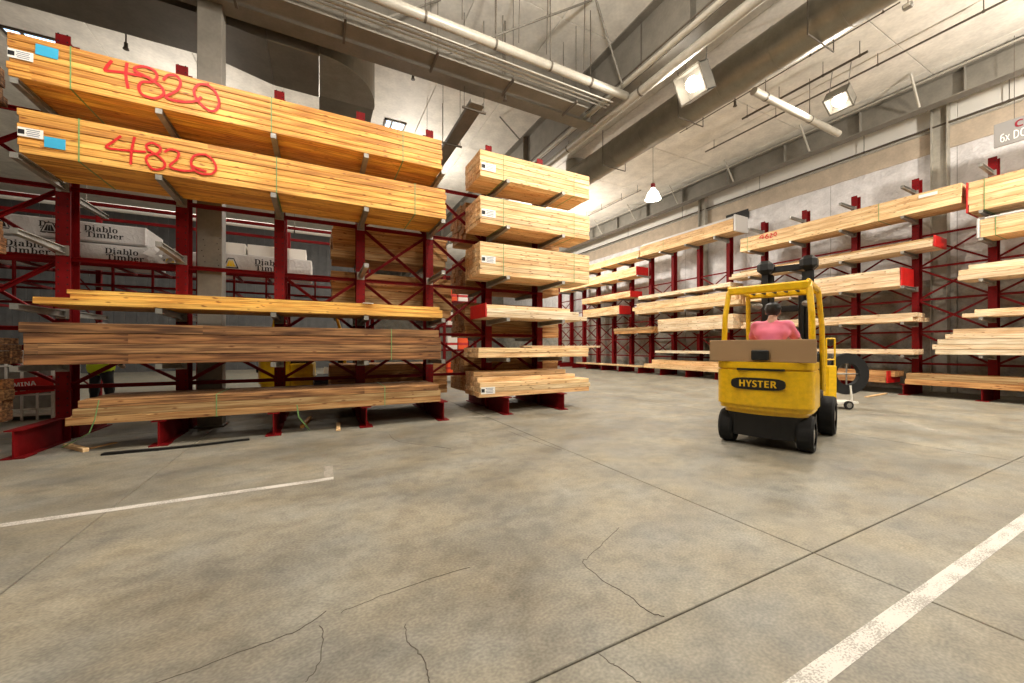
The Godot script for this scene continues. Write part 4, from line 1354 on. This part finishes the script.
# ------------------------------------------------------------------ the rack along the wall
var right_posts := []
func rpack(label: String, group: String, xref: float, yt: float, yb: float, xl: float, xr: float, nr: int, nc: int, kind: String, opt := {}) -> Node3D:
	var d: float = XF + opt.get("in", 0.0)
	var a := on_x(xl, 300, d)
	var b := on_x(xr, 300, d)
	var y1 := on_x(xref, yt, d).y
	var y0 := on_x(xref, yb, d).y
	if opt.has("y0"):
		y0 = opt.y0
	var t := bundle(label, group, Vector3(d, y0, a.z), true, b.z - a.z, y1 - y0, XP - 0.15 - d, nr, nc, kind, opt)
	if not opt.has("noarm"):
		for z in right_posts:
			if z > a.z - 0.15 and z < b.z + 0.15 and y0 > 0.6:
				arm(rrack, Vector3(XP, 0, z), y0, 1.0, -PI / 2)
	return t
func build_right() -> void:
	rrack = thing("cantilever_rack", "dark red cantilever rack full of pale timber along the sheeted wall", "rack")
	for k in range(-4, 14):
		right_posts.append(-4.44 - 1.388 * k)
	for z in right_posts:
		post(rrack, Vector3(XP, 0, z), 6.1, -PI / 2, 0.95, 0.0, 0.3)
	for i in right_posts.size() - 1:
		var a: float = right_posts[i]
		var b: float = right_posts[i + 1]
		for y in [0.85, 1.75, 2.65, 3.55, 4.45]:
			brace(rrack, Vector3(XP, y, a), Vector3(XP, y, b))
		for k in [[0.85, 1.75], [1.75, 2.65], [2.65, 3.55], [3.55, 4.45]]:
			if i % 2 == 0 or k[0] < 2.0 or i in [3, 5]:
				brace(rrack, Vector3(XP - 0.02, k[0], a), Vector3(XP - 0.02, k[1], b), 0.05)
				brace(rrack, Vector3(XP + 0.02, k[1], a), Vector3(XP + 0.02, k[0], b), 0.05)
	for z in right_posts.slice(0, 9):
		arm(rrack, Vector3(XP, 0, z), 5.75, 1.0, -PI / 2, M.galv)
	var F := {"fine": false}
	# bay nearest the frame edge
	rpack("highest golden bundle over the frame edge with a red end plate", "", 990, 177, 206, 968, 1180, 4, 4, "fir", {"ends": [true, false], "straps": [0.1], "y0": on_x(990, 208, XF).y})
	var t := rpack("plastic-wrapped golden bundle with a white printed end", "", 990, 218, 236, 980, 1180, 3, 4, "fir", {"straps": [0.1]})
	var d: Vector3 = t.get_meta("dims")
	part(t, "plastic_wrap", cbox(Vector3(d.x * 0.97, 0.05, d.z * 0.98), 0.02), M.wrap, Vector3(0.02, d.y + 0.025, 0))
	part(t, "wrapped_end", cbox(Vector3(0.05, d.y + 0.05, d.z), 0.015), M.wrap, Vector3(-d.x / 2 - 0.035, d.y / 2 + 0.02, 0))
	rpack("pale two-row bundle above the thin stack by the frame edge", "", 975, 263, 279, 958, 1180, 3, 4, "pale", {"rows": [[0, 0, 0], [0, 0, 0], [0.12, 0, 1]], "ends": [false, false]})
	rpack("thin layer of pale boards with ragged end", "", 975, 309, 317, 960, 1180, 2, 4, "pale", {"rows": [[0, 0, 0], [0.2, 0, 1]], "jit": 0.03})
	rpack("thick untidy stack of pale boards with splayed tips", "", 980, 328, 355, 934, 1180, 5, 4, "pale", {"rows": [[0, 0, 0], [0, 0, 0], [0.03, 0, 0], [0.16, 0, 0], [0.3, 0, 1]], "jit": 0.03})
	rpack("long low stack of tan boards on the red bases by the frame edge", "", 1000, 377.5, 390, 905, 1180, 2, 4, "tan", {"y0": 0.305, "jit": 0.012})
	# bay behind the lift truck
	t = rpack("long golden bundle with a small red sprayed number, top of the wall rack", "", 830, 216, 232, 740, 961, 3, 4, "fir", {"straps": [0.05, 0.72]})
	sticker(t, 5.0, 0.40, 0.35, 0.08, M.white, 0.0, false)
	spray(t, [[Vector2(762, 235), Vector2(759.5, 238), Vector2(764, 237)], [Vector2(763, 234.5), Vector2(763, 239)], [Vector2(768, 234), Vector2(766, 235.5), Vector2(768.5, 237), Vector2(767, 238.5), Vector2(765.5, 237), Vector2(768, 234)], [Vector2(770, 234), Vector2(772, 234), Vector2(770, 237.5), Vector2(773, 236.5)], [Vector2(775, 232.5), Vector2(774, 235), Vector2(776, 235.5), Vector2(776.5, 233), Vector2(775, 232.5)]], 0.03, XF, true)
	rpack("second-level pale bundle with red blocks at its end", "", 830, 254, 263, 729, 933, 3, 4, "pale", {"rows": [[0, 0, 0], [0.1, 0, 0], [0.3, 0.05, 1]], "rowkind": {2: "tan"}, "ends": [false, true]})  # set-back top row takes darker tan wood in place of its shade
	rpack("thick pale bundle with a red end plate behind the truck mast", "", 830, 277, 293, 745, 900, 3, 4, "pale", {"ends": [false, true], "jit": 0.01})
	rpack("thin ragged layer of pale boards behind the truck guard", "", 860, 315.5, 323.5, 742, 915, 2, 4, "pale", {"jit": 0.03})
	rpack("single layer of pale boards at truck seat level", "", 860, 349, 354, 741, 912, 1, 4, "pale", {"jit": 0.02})
	rpack("two-row base stack of tan boards with red ends beside the truck", "", 860, 370, 383, 740, 886, 2, 4, "tan", {"y0": 0.305, "rows": [[0, 0, 0], [0, -0.12, 1]], "ends": [false, true]})
	# third bay
	t = rpack("white-wrapped pale bundle with red scrawl on its top edge", "", 650, 244, 254, 640, 733, 2, 4, "fir", F.merged({"straps": [0.3]}))
	d = t.get_meta("dims")
	part(t, "plastic_wrap", cbox(Vector3(d.x * 0.98, 0.12, d.z * 0.9), 0.03), M.wrap, Vector3(0, d.y + 0.06, -0.05))
	part(t, "wrapped_end", cbox(Vector3(0.08, d.y + 0.16, d.z), 0.02), M.wrap, Vector3(d.x / 2 + 0.05, d.y / 2 + 0.06, 0))
	part(t, "sprayed_number", ribbon(smooth_pts([Vector2(0.9, 0.30), Vector2(1.1, 0.38), Vector2(1.3, 0.31), Vector2(1.5, 0.38), Vector2(1.7, 0.32), Vector2(1.9, 0.38)]), 0.05), M.spray, Vector3(0, 0, d.z / 2 - 0.08))
	rpack("thin single board layer under the white-wrapped bundle", "", 660, 293, 296.5, 638, 730, 1, 4, "pale", F)
	rpack("thick tapering pale bundle in the third bay", "", 650, 302, 313, 633, 739, 3, 4, "fir", {"rows": [[0.15, 0, 0], [0, 0.1, 0], [0.2, 0.2, 0]], "jit": 0.03})
	rpack("whitish bundle of small boards with a knotty end in the third bay", "", 660, 319.5, 331.5, 657.5, 733, 4, 6, "pale", F.merged({"jit": 0.015}))
	rpack("ragged thin stack of brown-tipped boards next to the whitish bundle", "", 640, 327, 333, 614, 651.5, 2, 4, "tan", F.merged({"jit": 0.04}))
	rpack("single pale board layer near the truck's rear board", "", 660, 350.5, 353, 655, 732, 1, 4, "pale", F)
	rpack("two-row base stack of pale boards in the third bay", "", 660, 360, 371, 644, 736, 2, 4, "fir", F.merged({"y0": 0.305, "rows": [[0, 0, 0], [0.3, 0, 1]]}))
	# far bay
	rpack("far top bundle of pale timber under white plastic", "", 600, 262, 268, 560, 639, 2, 4, "fir", F)
	rpack("far long pale bundle with a big red end plate", "", 610, 273, 281, 560, 636, 2, 4, "fir", F.merged({"ends": [false, true]}))
	rpack("far thin pale stack with stepped red blocks", "", 600, 296, 301.5, 582, 630, 2, 4, "fir", F.merged({"ends": [false, true]}))
	rpack("far pale bundle with a red end plate at eye level", "", 600, 308, 316, 583, 619, 2, 4, "fir", F.merged({"ends": [false, true]}))
	rpack("far low stack of pale boards on red bases", "", 610, 364.5, 368.5, 576, 641, 1, 4, "fir", F.merged({"y0": 0.305}))

# ------------------------------------------------------------------ goods behind the two-sided rack
func wrapped(label: String, x0: float, x1: float, y0: float, y1: float, marks: Array) -> void:
	var t := thing("wrapped_bundle", label, "timber", Vector3((x0 + x1) / 2, y0, -11.6))
	var L := x1 - x0
	var h := y1 - y0
	part(t, "plastic_wrap", cbox(Vector3(L, h - 0.01, 1.0), 0.03), M.wrap, Vector3(0, h / 2, 0))
	for m in marks:     # [pixel x of the mark's middle, yellow?]
		var x: float = on_z(m[0], 300, 11.1).x - (x0 + x1) / 2 + (0.62 if m.size() > 2 else 0.0)
		for k in (0 if m.size() > 2 else 2):
			part(t, "lettering", text_mesh(["Diablo", "Timber"][k], h * 0.27, "Droid Serif", true, 0.004), M.print, Vector3(x + 0.14 + k * 0.06, h * (0.66 - 0.3 * k), 0.503))
		var w := h * 0.42
		for lg in [[w, M.print, 0.502], [w * 0.8, M.wrap, 0.5045]]:
			var s := S()
			prism(s, [Vector2(-lg[0] * 0.75, -lg[0] * 0.6), Vector2(lg[0] * 0.75, -lg[0] * 0.6), Vector2(lg[0] * 0.3, lg[0] * 0.6), Vector2(-lg[0] * 0.3, lg[0] * 0.6)], 0.0, 0.002, 2)
			part(t, "emblem", s.commit(), lg[1], Vector3(x - 0.62, h * 0.5, lg[2]))
		var s2 := S()
		for q in [-1.0, 0.0, 1.0]:
			prism(s2, [Vector2(q * w * 0.3 - w * 0.14, -w * 0.36), Vector2(q * w * 0.3 + w * 0.14, -w * 0.36), Vector2(q * w * 0.14 + w * 0.05, w * 0.36), Vector2(q * w * 0.14 - w * 0.05, w * 0.36)], 0.0, 0.002, 2)
		part(t, "emblem", s2.commit(), M.logo if m[1] else M.print, Vector3(x - 0.62, h * 0.48, 0.507))
func build_behind() -> void:
	var t := thing("pallet_rack", "red storage rack behind the cantilever rack carrying grey wrapped bundles", "rack", Vector3(0, 0, -11.6))
	var xs := [-8.7, -6.6, -4.55, -2.45, -0.75, 1.3]
	for x in xs:
		for z in [-0.6, 0.6]:
			part(t, "upright", cbox(Vector3(0.09, 4.5, 0.08), 0.006), M.red, Vector3(x, 2.25, z))
		for k in 5:
			var s := S()
			tube(s, Vector3(x, 0.3 + k * 0.53, -0.56), Vector3(x, 0.83 + k * 0.53, 0.56), 0.016, -1, 6)
			part(t, "lacing", s.commit(), M.red)
	for i in xs.size() - 1:
		for y in [3.04, 2.62, 2.2, 4.3]:
			for z in [-0.6, 0.6]:
				part(t, "beam", cbox(Vector3(xs[i + 1] - xs[i] - 0.1, 0.07 if y > 3.0 else 0.045, 0.05), 0.005), M.red, Vector3((xs[i] + xs[i + 1]) / 2, y, z))
		for x in [0.66, 1.3]:
			part(t, "divider", cbox(Vector3(0.04, 0.84, 0.05), 0.004), M.red, Vector3(xs[i] + x, 2.62, 0.6))
			part(t, "cross_bar", cbox(Vector3(0.05, 0.05, 1.14), 0.004), M.red, Vector3(xs[i] + x, 3.04, 0))
			part(t, "cross_bar", cbox(Vector3(0.05, 0.05, 1.14), 0.004), M.red, Vector3(xs[i] + x, 2.2, 0))
			part(t, "cross_bar", cbox(Vector3(0.05, 0.05, 1.14), 0.004), M.red, Vector3(xs[i] + x, 2.62, 0))
	for k in 24:
		var o := part(self, "steel_pipe", rod_mesh(), [M.thin, M.galv, M.black][k % 3], Vector3([-7.65, -5.575, -3.5, 0.275][k % 4] + 0.02 * (k % 3), [2.226, 2.646][(k >> 2) % 2], -11.3 - 0.16 * (k >> 3)))
		tag(o, "thin steel pipe stored in the red storage rack", "pipe", "steel pipes in the red storage rack")
	wrapped("grey wrapped bundle with black print, upper tier over the red beams", -8.2, on_z(147, 300, 11.1).x, 3.53, 3.95, [[92, false], [47, false]])
	wrapped("grey wrapped bundle with black print, lower tier on the red beams", -8.2, on_z(150, 300, 11.1).x, 3.08, 3.515, [[113, false], [14, false]])
	wrapped("grey wrapped bundle with a yellow emblem and torn plastic end", on_z(155, 300, 11.1).x + 0.12, on_z(200, 300, 11.1).x, 3.08, 3.515, [[170, true, true]])
	wrapped("grey wrapped bundle with a yellow emblem beside the steel column", on_z(204, 300, 11.1).x, on_z(312, 300, 11.1).x, 3.08, 3.56, [[262, true]])
	# torn plastic
	var tp := on_z(158, 258, 11.03)
	var s := S()
	for k in 7:
		var a := tp + Vector3(-0.1 + 0.06 * k, 0.25 - 0.1 * (k % 3), 0.02 * (k % 2) - 0.03)
		tri(s, a, a + Vector3(0.16, -0.32 + 0.05 * k, 0.12), a + Vector3(-0.12, -0.2, 0.16 - 0.03 * k))
	tag(part(self, "torn_plastic", s.commit(), M.wrap), "crumpled white torn plastic hanging off the wrapped bundle", "plastic")
	# white pipe along the far wall
	var wp := on_z(165, 214, 15.0)
	pipe_thing("wall_pipe", "white pipe running across in front of the dark ribbed wall", "pipe", [Vector3(-13.5, wp.y, -15.0), Vector3(3.5, wp.y, -15.0)], 0.11, M.white, "", [0.15, 0.3, 0.45, 0.6, 0.75, 0.9])
	# crates of white cartons
	for k in 6:
		var q := on_z([229, 262, 292, 300, 250, 316][k], 300, 11.1)
		var c := thing("white_carton", ["white carton on top of the wrapped bundle beside the column", "white carton next to the carton by the column", "white carton at the tip of the wrapped bundle", "", "", ""][k] if k < 3 else "", "carton", Vector3(q.x, 3.562, -11.55)) if k < 3 else null
		if c:
			part(c, "box", cbox(Vector3(0.62, 0.27, 0.7), 0.008), M.white, Vector3(0, 0.135, 0))
			part(c, "tape", box(Vector3(0.62, 0.002, 0.06)), M.lit_tan, Vector3(0, 0.272, 0))
	# parked lift truck seen through the gap under the rough beams
	lift_truck("parked yellow lift truck behind the rack, half hidden by the low stacks", Vector3(-1.15, 0, -9.75), -0.05)
	standing_person(on_y(101, 416, 0.0), 1.2)
	# red banner on a wire cage
	var rp := on_z(33, 386, 10.0)
	t = thing("wire_cage", "white wire cage of goods with a red printed banner", "cage", Vector3(rp.x - 0.55, 0, -10.45), 0.0)
	for k in 9:
		part(t, "upright_wire", cbox(Vector3(0.03, 1.3, 0.03), 0.004), M.white, Vector3(-0.75 + 0.19 * k, 0.65, 0.4))
	for k in 5:
		part(t, "cross_wire", cbox(Vector3(1.6, 0.03, 0.02), 0.004), M.white, Vector3(0, 0.2 + 0.26 * k, 0.42))
	part(t, "side_frame", cbox(Vector3(0.04, 1.3, 0.8), 0.005), M.white, Vector3(-0.8, 0.65, 0))
	part(t, "side_frame", cbox(Vector3(0.04, 1.3, 0.8), 0.005), M.white, Vector3(0.8, 0.65, 0))
	part(t, "cage_floor", cbox(Vector3(1.6, 0.05, 0.8), 0.005), M.white, Vector3(0, 0.1, 0))
	part(t, "rear_panel", cbox(Vector3(1.6, 1.2, 0.03), 0.005), M.galv, Vector3(0, 0.7, -0.4))
	var bn := part(t, "banner", cbox(Vector3(0.78, 0.29, 0.012), 0.003), M.hot, Vector3(0.42, rp.y, 0.45), Basis(Vector3.BACK, 0.1))
	part(bn, "lettering", text_mesh("LAMINA", 0.075, "Droid Sans", true, 0.003), M.white, Vector3(-0.03, 0.035, 0.008))
	s = S()
	for k in 5:
		bx(s, Vector3(-0.2 + 0.1 * k, -0.07, 0.007), Vector3(0.07, 0.03, 0.002))
	part(bn, "print", s.commit(), M.lit_tan)
	# tower rack with red and white goods seen through the gap at the rack end
	var hp := on_z(447, 300, 13.5)
	t = thing("red_tower_rack", "tall red shelf tower with white cartons seen past the rack gap", "rack", Vector3(hp.x, 0, -13.9))
	for x in [-0.1, 1.1]:
		for z in [-0.4, 0.4]:
			part(t, "upright", cbox(Vector3(0.1, 4.2, 0.08), 0.006), M.red, Vector3(x, 2.1, z))
	for y in [0.3, 1.2, 2.1, 3.0, 3.9]:
		part(t, "shelf", cbox(Vector3(1.3, 0.06, 0.84), 0.005), M.red, Vector3(0.5, y, 0))
	for k in 8:
		var cc := thing("shelf_carton", "white and red carton on the tall red shelf tower", "carton", Vector3(hp.x + 0.2 + 0.42 * (k % 2) + 0.04, [0.335, 1.235, 2.135, 3.035][k >> 1], -13.8), 0.0, "cartons on the red tower")
		part(cc, "box", cbox(Vector3(0.38, 0.42 + 0.06 * (k % 3), 0.4), 0.006), M.white if k % 3 else M.orange, Vector3(0, 0.21 + 0.03 * (k % 3), 0))
		part(cc, "stripe", box(Vector3(0.382, 0.09, 0.402)), M.hot, Vector3(0, 0.2, 0))
	# white carton on the floor level between the racks
	var wc := on_y(318, 399, 0.0)
	t = thing("white_carton", "open white carton standing behind the lowest plank stack", "carton", Vector3(wc.x, 0, wc.z), 0.4)
	part(t, "box", cbox(Vector3(0.42, 0.62, 0.36), 0.006), M.white, Vector3(0, 0.31, 0))
	part(t, "flap", cbox(Vector3(0.012, 0.2, 0.36), 0.003), M.white, Vector3(0.22, 0.7, 0), Basis(Vector3.BACK, -0.15))
func rod_mesh() -> Mesh:
	if not cache.has("rod"):
		var s := S()
		tube(s, Vector3(-0.9, 0.02, 0), Vector3(0.9, 0.02, 0), 0.02, -1, 8)
		cache["rod"] = s.commit()
	return cache["rod"]

# ------------------------------------------------------------------ bits on the floor
func build_litter() -> void:
	for q in [[66, 447, 86, 452, "small pale wood block on the floor beside the base beam", 0.05, "fir"], [89, 449, 116, 443, "flat tan wood offcut lying on the floor by the base beam", 0.012, "tan"], [338, 424, 338.5, 431, "tiny yellow wood stub on the floor by the rack", 0.03, "fir"], [866, 397.5, 886, 394, "orange-tan stick on the floor in front of the wall rack", 0.03, "fir"], [302, 428, 310, 419, "yellow-tipped wedge leaning by the base beam", 0.05, "gold"]]:
		var a := on_y(q[0], q[1], 0.0)
		var b := on_y(q[2], q[3], 0.0)
		var d := b - a
		tag(part(self, "wood_offcut", cbox(Vector3(d.length(), q[5], 0.06), 0.004), mset(q[6]), (a + b) / 2 + Vector3(0, q[5] / 2, 0), Basis(Vector3.UP, atan2(-d.z, d.x))), q[4], "offcut")
	var s := S()
	var pts := []
	for v in [[103, 455], [125, 453], [160, 450], [200, 446], [249, 440]]:
		pts.append(on_y(v[0], v[1], 0.0) + Vector3(0, 0.012, 0))
	for i in pts.size() - 1:
		var d: Vector3 = pts[i + 1] - pts[i]
		bx(s, (pts[i] + pts[i + 1]) / 2, Vector3(d.length() + 0.01, 0.024, 0.09 - 0.012 * i), Basis(Vector3.UP, atan2(-d.z, d.x)))
	tag(part(self, "edge_strip", s.commit(), M.black), "long black plastic strip lying on the floor before the rack", "strip")
	s = S()
	var c0 := on_z(99, 400, 6.48)
	var c1 := on_y(67, 447, 0.0) + Vector3(0, 0.02, 0)
	path(s, [c0, Vector3(c0.x - 0.04, 0.42, c0.z), Vector3(c0.x - 0.10, 0.26, c0.z - 0.03), c0.lerp(c1, 0.75) * Vector3(1, 0, 1) + Vector3(0, 0.1, 0), c1 + Vector3(0.0, 0.0, 0.12)], 0.006, 6)
	tag(part(self, "loose_strap", s.commit(), M.strap), "cut green strap trailing from the lowest planks to the floor", "strap")
	s = S()
	var e0 := on_z(297, 405, 6.48)
	var e1 := on_y(309, 430, 0.0) + Vector3(0, 0.01, 0)
	path(s, [e0, Vector3(e0.x + 0.02, 0.28, e0.z), e1], 0.01, 6)
	tag(part(self, "loose_strap", s.commit(), M.strap), "short green strap end hanging between two base beams", "strap")

func strapping_cart() -> void:
	var p := on_y(836, 408, 0.0)
	var t := thing("strapping_cart", "yellow strapping cart with a dark coil beside the lift truck", "cart", p, -0.5)
	var s := S()
	for sg in [-1.0, 1.0]:
		path(s, [Vector3(-0.18 + sg * 0.09, 0.12, 0.08), Vector3(-0.18 + sg * 0.09, 1.5, 0.08)], 0.017)
	path(s, [Vector3(-0.27, 1.5, 0.08), Vector3(-0.09, 1.5, 0.08)], 0.017)
	path(s, [Vector3(-0.27, 1.05, 0.08), Vector3(-0.09, 1.05, 0.08)], 0.017)
	part(t, "handle_frame", s.commit(), M.yellow)
	s = S()
	cham(s, Vector3(-0.16, 0.55, 0), Vector3(0.2, 0.75, 0.22), 0.02)
	part(t, "tool_box", s.commit(), M.yellow)
	s = S()
	var b := Basis(Vector3.RIGHT, PI / 2)
	lathe(s, [Vector2(0.24, -0.05), Vector2(0.44, -0.05), Vector2(0.45, 0.0), Vector2(0.44, 0.05), Vector2(0.24, 0.05), Vector2(0.24, -0.05)], 36, Vector3(0.22, 0.74, 0), b)
	part(t, "strap_coil", s.commit(), M.rubber)
	s = S()
	for k in 4:
		var a := PI / 2 * k
		tube(s, Vector3(0.22, 0.74, 0.0), Vector3(0.22 + 0.25 * cos(a), 0.74 + 0.25 * sin(a), 0.0), 0.014, -1, 6)
	tube(s, Vector3(-0.1, 0.74, 0), Vector3(0.22, 0.74, 0), 0.02)
	part(t, "reel_spokes", s.commit(), M.galv)
	s = S()
	bx(s, Vector3(0.05, 0.14, 0), Vector3(0.55, 0.04, 0.34))
	tube(s, Vector3(0.22, 0.14, 0.14), Vector3(0.22, 0.5, 0.1), 0.018)
	part(t, "tray", s.commit(), M.white)
	for sg in [-1.0, 1.0]:
		wheel(t, Vector3(0.1, 0.09, sg * 0.2), 0.09, 0.05)

# ------------------------------------------------------------------ order of building
func _ready() -> void:
	rng.seed = 7
	var cam := Camera3D.new()
	cam.name = "camera"
	cam.projection = Camera3D.PROJECTION_FRUSTUM
	cam.near = 0.05
	cam.far = 200.0
	cam.size = 0.05 * 683.0 / FL
	cam.frustum_offset = Vector2(0, 0.05 * (HZ - 341.5) / FL)
	cam.position = Vector3(0, EYE, 0)
	cam.rotation.y = -TURN
	add_child(cam)
	cam.current = true
	var env := Environment.new()
	env.background_mode = Environment.BG_COLOR
	env.background_color = Color(0, 0, 0)
	env.tonemap_mode = Environment.TONE_MAPPER_LINEAR
	env.tonemap_exposure = 0.98
	env.sdfgi_enabled = true
	env.ssao_enabled = true
	env.ssil_enabled = true
	var we := WorldEnvironment.new()
	we.environment = env
	we.name = "world"
	add_child(we)
	make_materials()
	# lamps: the three in view, then those of the same rows outside the frame
	flood_lamp(on_y(690, 85, 6.8), 16.0, "square flood lamp glaring beside the round duct", -PI / 2, 0.5)
	flood_lamp(on_y(838, 103, 7.6), 32.0, "flood lamp glaring under the white roof near the crossing pipe", -PI / 2, 0.95, 0.5)
	bell_lamp(on_y(653, 196, 6.6), 26.0, "bell-shaped pendant lamp hanging over the far aisle")
	for q in [[-1.8, 6.7, -4.3, 15, 1.0], [2.6, 6.9, -3.5, 16, 0.9], [-6.5, 7.0, -3.5, 4, 1.0], [1.0, 7.0, 4.0, 5, 0.9], [7.0, 6.9, 2.5, 20, 0.9], [12.0, 6.8, 0.8, 40, 0.9], [10.8, 6.8, -16.5, 22, 0.9], [10.5, 6.8, -23.0, 22, 0.9], [-3.2, 6.8, -13.9, 6, 0.9], [-11.2, 7.2, -19.0, 14, 1.0], [-1.6, 8.1, -21.0, 16, 1.0], [3.2, 6.8, -14.8, 13, 0.9]]:
		bell_lamp(Vector3(q[0], q[1], q[2]), q[3], "bell-shaped pendant lamp of the roof rows outside the view", "roof lamps outside the view", q[4])
	build_room()
	build_left()
	build_right()
	var truck := lift_truck("yellow lift truck with a black plated rear driving away down the aisle", Vector3(5.03, 0, -2.90), deg_to_rad(19.0))
	seated_person(truck.to_global(Vector3(0.70, 1.125, 0.0)), deg_to_rad(19.0))
	strapping_cart()
	build_behind()
	build_services()
	build_litter()
